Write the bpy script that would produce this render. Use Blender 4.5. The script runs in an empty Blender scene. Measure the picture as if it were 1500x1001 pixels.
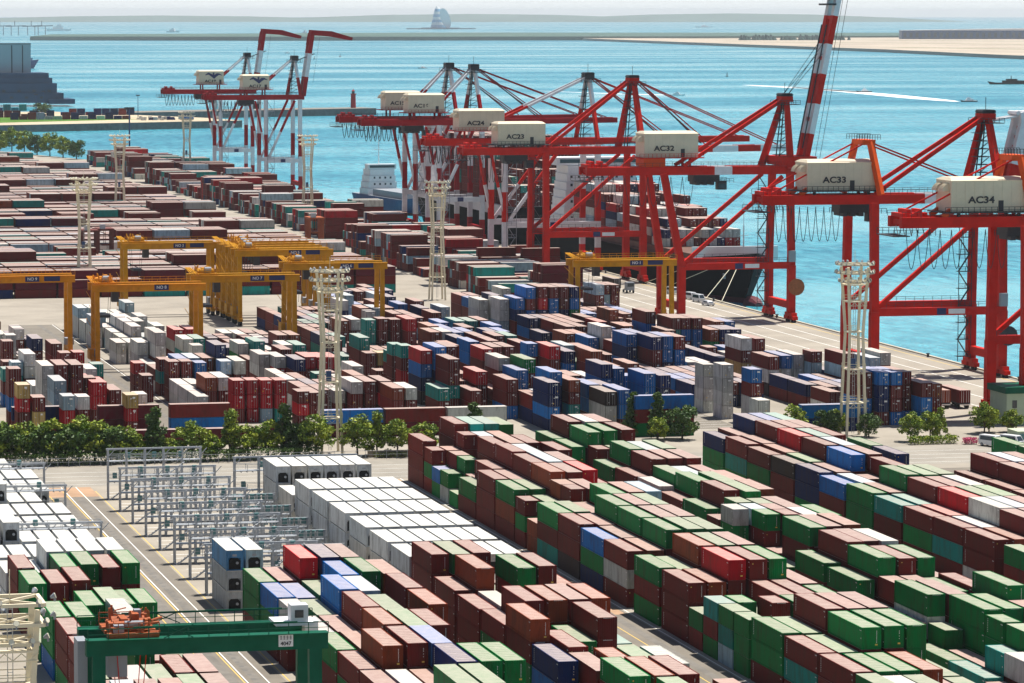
import bpy, bmesh, math, random
from mathutils import Vector, Matrix
R = math.radians
rnd = random.Random(7)
sc = bpy.context.scene
col = sc.collection

# ---------------------------------------------------------------- camera, sky, sun, exposure
cam = bpy.data.objects.new("camera", bpy.data.cameras.new("camera"))
col.objects.link(cam)
CF, CY0, CYAW, CH, CCX = 5273.0, 18.67, 0.2053, 83.51, 525.5     # focal length (px of 1500), horizon row, yaw, height, principal column
pitch = math.atan((500.5 - CY0) / CF)
cam.location = (0, 0, CH)
cam.rotation_euler = (R(90) - pitch, 0, -CYAW)
cam.data.sensor_width = 36.0
cam.data.lens = 36.0 * CF / 1500.0
cam.data.shift_x = (750 - CCX) / 1500.0
cam.data.clip_start = 5.0
cam.data.clip_end = 90000.0
sc.camera = cam
SUN_EL, SUN_AZ = R(71), R(62)        # azimuth measured from +Y (away) towards +X (right)
w = bpy.data.worlds.new("World"); sc.world = w; w.use_nodes = True
nt = w.node_tree
bg = nt.nodes["Background"]
sky = nt.nodes.new("ShaderNodeTexSky"); sky.sky_type = 'NISHITA'; sky.sun_disc = False
sky.sun_elevation = SUN_EL; sky.sun_rotation = SUN_AZ
sky.air_density = 1.0; sky.dust_density = 1.0; sky.ozone_density = 1.0
# clear blue overhead, white summer haze low over the bay
wtc = nt.nodes.new("ShaderNodeTexCoord"); wsx = nt.nodes.new("ShaderNodeSeparateXYZ"); nt.links.new(wtc.outputs["Generated"], wsx.inputs[0])
wmr = nt.nodes.new("ShaderNodeMapRange"); wmr.interpolation_type = 'SMOOTHSTEP'; wmr.inputs[1].default_value = -.02; wmr.inputs[2].default_value = .16; wmr.inputs[3].default_value = .9; wmr.inputs[4].default_value = 0
nt.links.new(wsx.outputs[2], wmr.inputs[0])
wmx = nt.nodes.new("ShaderNodeMix"); wmx.data_type = 'RGBA'; wmx.inputs[7].default_value = (12.6, 13.2, 13.4, 1)
nt.links.new(wmr.outputs[0], wmx.inputs[0]); nt.links.new(sky.outputs[0], wmx.inputs[6]); nt.links.new(wmx.outputs[2], bg.inputs[0]); bg.inputs[1].default_value = 0.055
sun = bpy.data.objects.new("sun", bpy.data.lights.new("sun", 'SUN')); col.objects.link(sun)
sun.data.energy = 5.0; sun.data.angle = R(0.5); sun.data.color = (1.0, 0.95, 0.87)
sd = Vector((math.sin(SUN_AZ) * math.cos(SUN_EL), math.cos(SUN_AZ) * math.cos(SUN_EL), math.sin(SUN_EL)))
sun.rotation_euler = (-sd).to_track_quat('-Z', 'Y').to_euler()
sc.view_settings.view_transform = 'Standard'; sc.view_settings.look = 'None'
sc.view_settings.exposure = 0.62; sc.view_settings.gamma = 1.0
sc.render.engine = 'CYCLES'
cy = sc.cycles
cy.max_bounces = 6; cy.diffuse_bounces = 3; cy.glossy_bounces = 3; cy.transmission_bounces = 2; cy.volume_bounces = 0
cy.use_denoising = True; cy.sample_clamp_indirect = 4.0; cy.caustics_reflective = False; cy.caustics_refractive = False
cy.use_adaptive_sampling = True; cy.adaptive_threshold = 0.02

# ---------------------------------------------------------------- helpers
def mat(name, color=(.5, .5, .5), rough=.6, spec=.4, noise=0.0, nscale=.5, bump=0.0, bscale=4.0, metal=0.0, dirt=None):
    m = bpy.data.materials.new(name); m.use_nodes = True
    n = m.node_tree.nodes; l = m.node_tree.links; b = n["Principled BSDF"]
    b.inputs["Base Color"].default_value = (*color, 1); b.inputs["Roughness"].default_value = rough
    b.inputs["Specular IOR Level"].default_value = spec; b.inputs["Metallic"].default_value = metal
    if noise > 0:
        tc = n.new("ShaderNodeTexCoord"); nz = n.new("ShaderNodeTexNoise"); nz.inputs["Scale"].default_value = nscale
        nz.inputs["Detail"].default_value = 6; nz.inputs["Roughness"].default_value = .65
        l.new(tc.outputs["Object"], nz.inputs["Vector"])
        mx = n.new("ShaderNodeMix"); mx.data_type = 'RGBA'
        d = dirt or tuple(c * (1 - noise) for c in color)
        mx.inputs[6].default_value = (*color, 1); mx.inputs[7].default_value = (*d, 1)
        cr = n.new("ShaderNodeMapRange"); cr.inputs[1].default_value = .38; cr.inputs[2].default_value = .68
        l.new(nz.outputs[0], cr.inputs[0]); l.new(cr.outputs[0], mx.inputs[0]); l.new(mx.outputs[2], b.inputs["Base Color"])
    if bump > 0:
        tc2 = n.new("ShaderNodeTexCoord"); nb = n.new("ShaderNodeTexNoise"); nb.inputs["Scale"].default_value = bscale
        l.new(tc2.outputs["Object"], nb.inputs["Vector"])
        bp = n.new("ShaderNodeBump"); bp.inputs["Strength"].default_value = bump
        l.new(nb.outputs[0], bp.inputs["Height"]); l.new(bp.outputs[0], b.inputs["Normal"])
    return m

class MB:
    """collects boxes, beams, tubes and quads into one mesh"""
    def __init__(s): s.v = []; s.f = []; s.m = []; s.c = []; s.mi = 0; s.cc = None
    def face(s, pts):
        i = len(s.v); s.v += [tuple(p) for p in pts]; s.f.append(tuple(range(i, i + len(pts)))); s.m.append(s.mi); s.c.append(s.cc)
    def hexa(s, p):      # 8 points: bottom ring 0-3, top ring 4-7
        i = len(s.v); s.v += [tuple(q) for q in p]
        for f in ((3, 2, 1, 0), (4, 5, 6, 7), (0, 1, 5, 4), (1, 2, 6, 5), (2, 3, 7, 6), (3, 0, 4, 7)):
            s.f.append(tuple(i + k for k in f)); s.m.append(s.mi); s.c.append(s.cc)
    def box(s, x0, x1, y0, y1, z0, z1):
        s.hexa([(x0, y0, z0), (x1, y0, z0), (x1, y1, z0), (x0, y1, z0), (x0, y0, z1), (x1, y0, z1), (x1, y1, z1), (x0, y1, z1)])
    def beam(s, a, b, w, h=None, w2=None, h2=None, up=(0, 0, 1)):
        a = Vector(a); b = Vector(b); h = h or w; w2 = w2 or w; h2 = h2 or h
        d = (b - a).normalized(); u = Vector(up)
        if abs(d.dot(u)) > .98: u = Vector((0, 1, 0))
        r = d.cross(u).normalized(); u = r.cross(d)
        q = []
        for c, ww, hh in ((a, w, h), (b, w2, h2)):
            q += [c - r * ww / 2 - u * hh / 2, c + r * ww / 2 - u * hh / 2, c + r * ww / 2 + u * hh / 2, c - r * ww / 2 + u * hh / 2]
        s.hexa(q)
    def tube(s, a, b, r, n=8, r2=None):
        a = Vector(a); b = Vector(b); r2 = r if r2 is None else r2
        d = (b - a).normalized(); u = Vector((0, 0, 1)) if abs(d.z) < .9 else Vector((1, 0, 0))
        x = d.cross(u).normalized(); y = x.cross(d)
        i = len(s.v)
        for c, rr in ((a, r), (b, r2)):
            for k in range(n):
                t = 2 * math.pi * k / n; s.v.append(tuple(c + x * rr * math.cos(t) + y * rr * math.sin(t)))
        for k in range(n):
            k2 = (k + 1) % n; s.f.append((i + k, i + k2, i + n + k2, i + n + k)); s.m.append(s.mi); s.c.append(s.cc)
        s.f.append(tuple(i + k for k in range(n))[::-1]); s.m.append(s.mi); s.c.append(s.cc)
        s.f.append(tuple(i + n + k for k in range(n))); s.m.append(s.mi); s.c.append(s.cc)
    def path(s, pts, r, n=4):
        for a, b in zip(pts, pts[1:]): s.tube(a, b, r, n)
    def rail(s, a, b, h=1.1, step=2.5, r=.05):
        a = Vector(a); b = Vector(b); L = (b - a).length; k = max(1, int(L / step)); z = Vector((0, 0, h))
        s.beam(a + z, b + z, r * 2); s.beam(a + z * .5, b + z * .5, r * 1.4)
        for i in range(k + 1):
            p = a.lerp(b, i / k); s.beam(p, p + z, r * 2)
    def mesh(s, name, mats, smooth=False):
        me = bpy.data.meshes.new(name); me.from_pydata(s.v, [], s.f); me.update()
        for m in (mats if isinstance(mats, (list, tuple)) else [mats]): me.materials.append(m)
        me.polygons.foreach_set("material_index", s.m)
        if smooth: me.polygons.foreach_set("use_smooth", [True] * len(s.f))
        if any(c is not None for c in s.c):
            at = me.color_attributes.new("Col", 'FLOAT_COLOR', 'CORNER'); data = []
            for p, c in zip(s.f, s.c): data += list(c or (.5, .5, .5, 1)) * len(p)
            at.data.foreach_set("color", data)
        bm = bmesh.new(); bm.from_mesh(me); bmesh.ops.recalc_face_normals(bm, faces=bm.faces) if len(s.f) < 60000 else None; bm.to_mesh(me); bm.free()
        return me
    def build(s, name, mats, parent=None, smooth=False):
        return ob(name, s.mesh(name, mats, smooth), parent)

def ob(name, data, parent=None, loc=None):
    o = bpy.data.objects.new(name, data); col.objects.link(o)
    if parent: o.parent = parent
    if loc: o.location = loc
    return o
def tag(o, label=None, cat=None, group=None, kind=None):
    if label: o["label"] = label
    if cat: o["category"] = cat
    if group: o["group"] = group
    if kind: o["kind"] = kind
    return o
def empty(name, loc, rz=0.0):
    o = ob(name, None); o.location = loc; o.rotation_euler = (0, 0, rz); o.empty_display_size = .5; return o
def copy_tree(o, parent=None):
    c = o.copy(); col.objects.link(c); c.parent = parent
    for ch in list(o.children): copy_tree(ch, c)
    return c
def text_mesh(txt, size, thick=.02, bold=0.0):
    cu = bpy.data.curves.new("text", 'FONT'); cu.body = txt; cu.size = size; cu.extrude = thick; cu.offset = bold
    cu.align_x = 'CENTER'; cu.align_y = 'CENTER'
    o = bpy.data.objects.new("text", cu); col.objects.link(o)
    dg = bpy.context.evaluated_depsgraph_get()
    me = bpy.data.meshes.new_from_object(o.evaluated_get(dg)); bpy.data.objects.remove(o); return me
def text_part(name, txt, size, loc, m, parent, rot=(R(90), 0, 0), thick=.02, bold=0.0):
    me = text_mesh(txt, size, thick, bold); me.materials.clear(); me.materials.append(m)
    o = ob(name, me, parent, loc); o.rotation_euler = rot; return o

ORD = ['first', 'second', 'third', 'fourth', 'fifth', 'sixth', 'seventh', 'eighth', 'ninth', 'tenth', 'eleventh', 'twelfth', 'thirteenth',
       'fourteenth', 'fifteenth', 'sixteenth', 'seventeenth', 'eighteenth', 'nineteenth', 'twentieth', 'twenty-first', 'twenty-second',
       'twenty-third', 'twenty-fourth', 'twenty-fifth', 'twenty-sixth']

# ---------------------------------------------------------------- materials
M = dict(
    concrete=mat("apron_concrete", (.33, .295, .245), .9, .2, .25, .06),
    asphalt=mat("asphalt", (.15, .145, .135), .9, .2, .25, .08),
    lane=mat("lane_paving", (.20, .178, .148), .9, .2, .25, .1),
    paint_w=mat("paint_white", (.75, .74, .70), .7), paint_y=mat("paint_yellow", (.62, .42, .10), .7),
    pad=mat("rust_stained_pad", (.42, .27, .17), .9, .2, .3, .15),
    quaywall=mat("quay_wall", (.16, .155, .15), .9, .2, .4, .3),
    red=mat("crane_red", (.60, .018, .010), .55, .06, .25, .3), orange=mat("crane_orange_red", (.70, .085, .010), .55, .1, .2, .3),
    dred=mat("crane_dark_red", (.38, .008, .014), .6, .06, .3, .4),
    white=mat("white_paint", (.72, .72, .74), .5, .4, .15, .4), cream=mat("cream_paint", (.66, .58, .43), .5, .3, .12, .3),
    dark=mat("dark_steel", (.03, .03, .035), .6), grey=mat("galvanised_steel", (.42, .44, .46), .45, .5, .2, 2.0),
    mgrey=mat("mid_grey_paint", (.27, .29, .32), .6, .1), black=mat("black_rubber", (.012, .012, .012), .8),
    yellow=mat("gantry_yellow", (.58, .27, .008), .55, .1, .25, .5), yellow2=mat("gantry_orange_yellow", (.66, .25, .008), .55, .1, .25, .5),
    rust=mat("rust_orange", (.40, .10, .03), .7, .3, .4, 2.0),
    green=mat("gantry_green", (.006, .10, .055), .5, .08, .25, .5), tower=mat("tower_cream", (.74, .66, .48), .5, .3, .12, .5),
    lamp=mat("lamp_glass", (.70, .66, .52), .3, .5), navy=mat("sign_navy", (.012, .02, .10), .5),
    glass=mat("window_glass", (.02, .03, .04), .1, .6), hullblack=mat("hull_black", (.005, .006, .009), .7, .03, .3, .1),
    hullred=mat("hull_boot_red", (.10, .012, .02), .6), shipwhite=mat("ship_white", (.70, .71, .72), .5, .3, .1, .2),
    bark=mat("bark", (.08, .055, .035), .9), bluep=mat("dark_blue_paint", (.012, .05, .16), .5, .4, .2, .1),
    greygreen=mat("dull_teal", (.10, .22, .22), .6),
)
CC = {'m': (.150, .020, .018), 'o': (.235, .046, .020), 'r': (.45, .010, .018), 'g': (.006, .185, .045), 't': (.014, .25, .22), 'b': (.010, .14, .43),
      'n': (.007, .020, .10), 'l': (.30, .44, .52), 'w': (.54, .54, .51), 'k': (.045, .032, .032), 'y': (.52, .36, .12), 'p': (.10, .012, .022)}
CN = {'m': 'maroon', 'o': 'rust brown', 'r': 'red', 'g': 'green', 't': 'teal', 'b': 'blue', 'n': 'navy', 'l': 'pale blue', 'w': 'white', 'k': 'dark grey', 'y': 'yellow', 'p': 'dark maroon'}

def container_mat(name, roof, attr):
    """corrugated painted steel; colour from the object (single containers) or a per-container attribute (the mass)"""
    m = bpy.data.materials.new(name); m.use_nodes = True
    n = m.node_tree.nodes; l = m.node_tree.links; b = n["Principled BSDF"]
    if attr: src = n.new("ShaderNodeVertexColor"); src.layer_name = "Col"; c0 = src.outputs[0]
    else: src = n.new("ShaderNodeObjectInfo"); c0 = src.outputs["Color"]
    tc = n.new("ShaderNodeTexCoord")
    geo = n.new("ShaderNodeNewGeometry")
    nz = n.new("ShaderNodeTexNoise"); nz.inputs["Scale"].default_value = .9; nz.inputs["Detail"].default_value = 7; nz.inputs["Roughness"].default_value = .7
    l.new(geo.outputs["Position"], nz.inputs["Vector"])
    mr = n.new("ShaderNodeMapRange"); l.new(nz.outputs[0], mr.inputs[0])
    mx = n.new("ShaderNodeMix"); mx.data_type = 'RGBA'; l.new(c0, mx.inputs[6]); l.new(mr.outputs[0], mx.inputs[0])
    last = mx
    if roof:       # chalked roofs, paled further with sun glare put into the colour
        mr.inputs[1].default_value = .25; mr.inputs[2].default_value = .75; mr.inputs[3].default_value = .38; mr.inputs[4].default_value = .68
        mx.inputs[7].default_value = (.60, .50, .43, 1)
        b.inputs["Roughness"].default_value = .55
    else:          # streaks of rust and grime
        mr.inputs[1].default_value = .46; mr.inputs[2].default_value = .78; mr.inputs[3].default_value = 0; mr.inputs[4].default_value = .8
        mx.inputs[7].default_value = (.05, .03, .02, 1)
        mp = n.new("ShaderNodeMapping"); mp.inputs["Scale"].default_value = (1, 1, .25)
        l.new(geo.outputs["Position"], mp.inputs[0]); l.new(mp.outputs[0], nz.inputs["Vector"])
        b.inputs["Roughness"].default_value = .5
    l.new(last.outputs[2], b.inputs["Base Color"]); b.inputs["Specular IOR Level"].default_value = .30 if roof else .02
    wv = n.new("ShaderNodeTexWave"); wv.wave_type = 'BANDS'; wv.bands_direction = 'Y'
    # 0.28 m corrugation pitch; ends are ribbed across X, sides and roof across Y
    sx = n.new("ShaderNodeSeparateXYZ"); l.new(geo.outputs["Normal"], sx.inputs[0])
    ab = n.new("ShaderNodeMath"); ab.operation = 'ABSOLUTE'; l.new(sx.outputs[1], ab.inputs[0])
    gt = n.new("ShaderNodeMath"); gt.operation = 'GREATER_THAN'; gt.inputs[1].default_value = .5; l.new(ab.outputs[0], gt.inputs[0])
    sp = n.new("ShaderNodeSeparateXYZ"); l.new(tc.outputs["Object"], sp.inputs[0])
    mxx = n.new("ShaderNodeMix"); mxx.data_type = 'FLOAT'; l.new(gt.outputs[0], mxx.inputs[0]); l.new(sp.outputs[1], mxx.inputs[2]); l.new(sp.outputs[0], mxx.inputs[3])
    cb = n.new("ShaderNodeCombineXYZ"); l.new(mxx.outputs[0], cb.inputs[1]); l.new(cb.outputs[0], wv.inputs[0])
    wv.inputs["Scale"].default_value = 1.15 if not roof else .5
    bp = n.new("ShaderNodeBump"); bp.inputs["Strength"].default_value = .55 if not roof else .25; bp.inputs["Distance"].default_value = .05
    l.new(wv.outputs[1], bp.inputs["Height"]); l.new(bp.outputs[0], b.inputs["Normal"])
    return m
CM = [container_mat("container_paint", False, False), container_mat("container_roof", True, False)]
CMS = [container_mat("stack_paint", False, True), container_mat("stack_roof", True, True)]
label_mat = mat("white_lettering", (.75, .75, .72), .6)
plate_mat = mat("yellow_plate", (.75, .5, .08), .6)
dooriron = mat("locking_bars", (.30, .29, .28), .5)
# ---------------------------------------------------------------- the setting: sea, quay land, roads, far land
def sea_mat():
    m = bpy.data.materials.new("sea_water"); m.use_nodes = True
    n = m.node_tree.nodes; l = m.node_tree.links; b = n["Principled BSDF"]
    geo = n.new("ShaderNodeNewGeometry")
    b.inputs["Roughness"].default_value = .22; b.inputs["Specular IOR Level"].default_value = .25; b.inputs["IOR"].default_value = 1.33
    mp = n.new("ShaderNodeMapping"); mp.inputs["Scale"].default_value = (1, .35, 1); mp.inputs["Rotation"].default_value = (0, 0, -.2); l.new(geo.outputs["Position"], mp.inputs[0])
    n1 = n.new("ShaderNodeTexNoise"); n1.inputs["Scale"].default_value = .22; n1.inputs["Detail"].default_value = 8; n1.inputs["Roughness"].default_value = .72
    l.new(mp.outputs[0], n1.inputs["Vector"])
    mp2 = n.new("ShaderNodeMapping"); mp2.inputs["Scale"].default_value = (.0013, .0042, 1); mp2.inputs["Rotation"].default_value = (0, 0, -.2); l.new(geo.outputs["Position"], mp2.inputs[0])
    n2 = n.new("ShaderNodeTexNoise"); n2.inputs["Scale"].default_value = 1.0; n2.inputs["Detail"].default_value = 6; n2.inputs["Roughness"].default_value = .6
    l.new(mp2.outputs[0], n2.inputs["Vector"])
    cr = n.new("ShaderNodeValToRGB"); e = cr.color_ramp.elements
    e[0].position = .40; e[0].color = (.008, .125, .20, 1); e[1].position = .60; e[1].color = (.09, .40, .48, 1)
    ad = n.new("ShaderNodeMath"); ad.operation = 'MULTIPLY_ADD'; ad.inputs[1].default_value = .55
    sb = n.new("ShaderNodeMath"); sb.operation = 'MULTIPLY'; sb.inputs[1].default_value = .45; l.new(n2.outputs[0], sb.inputs[0])
    l.new(n1.outputs[0], ad.inputs[0]); l.new(sb.outputs[0], ad.inputs[2]); l.new(ad.outputs[0], cr.inputs[0]); l.new(cr.outputs[0], b.inputs["Base Color"])
    mr = n.new("ShaderNodeMapRange"); mr.inputs[1].default_value = .4; mr.inputs[2].default_value = .65; mr.inputs[3].default_value = .34; mr.inputs[4].default_value = .12
    l.new(n2.outputs[0], mr.inputs[0]); l.new(mr.outputs[0], b.inputs["Roughness"])
    bp = n.new("ShaderNodeBump"); bp.inputs["Strength"].default_value = .6; bp.inputs["Distance"].default_value = 1.2
    l.new(n1.outputs[0], bp.inputs["Height"]); l.new(bp.outputs[0], b.inputs["Normal"])
    return m
SEA = -3.2
mb = MB(); ring = [(70000 * math.cos(t), 70000 * math.sin(t)) for t in [k * math.pi / 24 for k in range(48)]]
# sea as a fan of large faces round the camera
for k in range(48):
    a = ring[k]; b_ = ring[(k + 1) % 48]; mb.face([(0, 0, SEA), (a[0], a[1], SEA), (b_[0], b_[1], SEA)])
tag(mb.build("sea", sea_mat()), kind="structure")

def slab(name, poly, z0, z1, mats, kind="structure"):
    mb = MB(); n = len(poly)
    mb.face([(x, y, z1) for x, y in poly]); mb.mi = 1
    for i in range(n):
        a = poly[i]; b_ = poly[(i + 1) % n]; mb.face([(a[0], a[1], z0), (b_[0], b_[1], z0), (b_[0], b_[1], z1), (a[0], a[1], z1)])
    return tag(mb.build(name, mats), kind=kind)
QX = 314.5
slab("ground", [(-700, -250), (QX, -250), (QX, 1995), (270, 2030), (210, 2260), (-300, 2500), (-700, 2500)], -9, 0, [M['concrete'], M['quaywall']])
mb = MB(); mb.box(QX - .5, QX + .25, 100, 1994, .0, .32)                      # quay coping
mb.build("quay_coping", mat("quay_coping_stone", (.50, .45, .36), .8, .2, .25, .3)); tag(bpy.data.objects["quay_coping"], kind="structure")

def sheet(name, rects, m, z):
    mb = MB()
    for x0, x1, y0, y1 in rects: mb.face([(x0, y0, z), (x1, y0, z), (x1, y1, z), (x0, y1, z)])
    return tag(mb.build(name, m), kind="structure")
# the cross road in front of the hedge, the lanes between the blocks and the quay roadway
sheet("cross_road", [(-300, 285, 628, 655)], mat("worn_road", (.30, .275, .235), .9, .2, .25, .12), .004)
sheet("lanes", [(72.2, 82.0, 200, 622), (124.6, 138.0, 200, 622), (180.0, 192.3, 200, 622), (234.5, 248, 200, 622), (27.5, 46.5, 200, 640), (103.8, 116.4, 715, 960), (159.5, 168.3, 720, 900), (212.5, 222.8, 690, 900)], M['lane'], .008)
sheet("runway_pads", [(72.6, 82.2, 615, 627.6), (125, 138, 604, 627), (181, 192, 600, 627), (124.6, 137.6, 478, 483)], M['pad'], .012)
sheet("wheel_tracks", [(74.6, 76.0, 200, 615), (77.8, 79.1, 200, 615), (134.8, 136.0, 200, 604), (127, 128.3, 200, 604), (188.6, 189.8, 200, 600), (106, 107.2, 715, 960), (111.6, 112.8, 715, 960)],
      mat("tyre_worn_paving", (.19, .175, .155), .9, .2, .3, .3), .016)
lines = [(x, x + .16, 200, 628) for x in (77.0, 79.6, 129.5, 138.3, 185.5, 192.6)] + [(x, x + .18, 710, 960) for x in (104.5, 115.7)]
lines += [(-50, 280, y, y + .18) for y in (631, 636.5, 642, 647.5)] + [(292, 292.3, 300, 1990), (300, 300.3, 300, 1990), (306, 306.3, 300, 1990), (284.5, 284.8, 300, 1990)]
lines += [(84, 100, y, y + .3) for k in range(7) for y in (619.5 - 14.8 * k, 615.8 - 14.8 * k)] + [(206, 222, y, y + .18) for y in range(690, 760, 4)] + [(176, 190, y, y + .2) for y in range(905, 960, 6)]
sheet("white_markings", lines, M['paint_w'], .020)
sheet("yellow_markings", [(x, x + .16, 200, 622) for x in (73.6, 76.6, 82.3, 126.0, 133.5, 182.2, 190.4)] + [(311.5, 311.8, 100, 1990)], M['paint_y'], .020)
sheet("crane_rails", [(281.9, 282.1, 100, 1990), (312.9, 313.1, 100, 1990)], M['dark'], .024)
mb = MB()
for k in range(60): mb.box(77.9, 78.5, 596 - k * 3.0, 596.9 - k * 3.0, .018, .022)
tag(mb.build("lane_stencils", M['asphalt']), kind="structure")

# the reclaimed spit across the dock, its grass, the breakwater and the land beyond the bay
grass = mat("grass", (.09, .20, .025), .9, .1, .5, .05); sand = mat("sand", (.50, .42, .30), .95, .1, .2, .02)
slab("spit_land", [(-200, 2570), (283, 2612), (470, 2690), (455, 2760), (360, 2960), (-200, 3040)], -9, 2.2, [sand, M['quaywall']])
tag(MB().build("tmp", grass), kind="structure"); bpy.data.objects.remove(bpy.data.objects["tmp"])
mb = MB(); mb.face([(-200, 2640, 2.25), (283, 2668, 2.25), (400, 2735, 2.25), (350, 2800, 2.25), (-200, 2790, 2.25)]); tag(mb.build("spit_grass", grass), kind="structure")
slab("breakwater", [(420, 2905), (560, 2965), (640, 3000), (632, 3035), (540, 3005), (400, 2940)], -9, 2.6, [mat("breakwater_stone", (.24, .22, .19), .9, .2, .4, .1), M['quaywall']])
farland = mat("hazy_land", (.07, .13, .11), .95, .1, .3, .002)
slab("far_shore", [(1300, 11300), (2000, 11000), (3400, 10900), (4700, 11200), (5200, 12600), (3000, 13200), (1500, 12400)], -9, 9, [farland, farland])
runway = mat("reclaimed_sand", (.46, .39, .31), .95, .1, .35, .004)
slab("airport_land", [(2985, 10900), (2830, 8900), (2734, 7474), (2600, 6500), (2560, 6100), (4200, 6200), (6500, 9000), (6000, 12500), (3600, 12300)], -9, 3.5, [runway, mat("rock_shore", (.20, .18, .16), .9)])
mb = MB()
for (a, b_, c, d) in (((3050, 9600), (3700, 8200), 60, 0), ((2900, 7900), (3300, 6700), 70, 0), ((3250, 10800), (4300, 8600), 55, 0)):
    mb.beam((a[0], a[1], 3.6), (b_[0], b_[1], 3.6), c, .1)
tag(mb.build("airport_taxiway", mat("airfield_grass", (.22, .22, .13), .9, .1)), kind="structure")
mb = MB()     # pale hills on the far side of the bay
for i, (x, y, r, h) in enumerate([(900, 33500, 1500, 70), (2600, 34000, 2400, 45), (5200, 34500, 2600, 60), (8200, 34000, 2600, 75), (10500, 33000, 2400, 80), (300, 32500, 1200, 60)]):
    n = 18
    for k in range(n):
        t0 = 2 * math.pi * k / n; t1 = 2 * math.pi * (k + 1) / n
        for q in range(3):
            ra, rb = 1 - q / 3, 1 - (q + 1) / 3; ha, hb = h * math.sin(q / 3 * 1.57), h * math.sin((q + 1) / 3 * 1.57)
            mb.face([(x + r * ra * math.cos(t0), y + r * .5 * ra * math.sin(t0), ha - 4), (x + r * ra * math.cos(t1), y + r * .5 * ra * math.sin(t1), ha - 4),
                     (x + r * rb * math.cos(t1), y + r * .5 * rb * math.sin(t1), hb - 4), (x + r * rb * math.cos(t0), y + r * .5 * rb * math.sin(t0), hb - 4)])
tag(mb.build("hills", farland, smooth=True), kind="structure")
# white foam streaks behind the boats
foam = mat("wake_foam", (.80, .84, .86), .6, .3)
def wake(pts, w):
    mb = MB()
    for (a, wa), (b_, wb) in zip(zip(pts, w), list(zip(pts, w))[1:]):
        d = Vector((b_[0] - a[0], b_[1] - a[1], 0)).normalized(); r = Vector((-d.y, d.x, 0))
        A, B = Vector((a[0], a[1], SEA + .06)), Vector((b_[0], b_[1], SEA + .06))
        mb.face([A - r * wa, A + r * wa, B + r * wb, B - r * wb])
    o = mb.build("wake", foam); return tag(o, kind="stuff")
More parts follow.
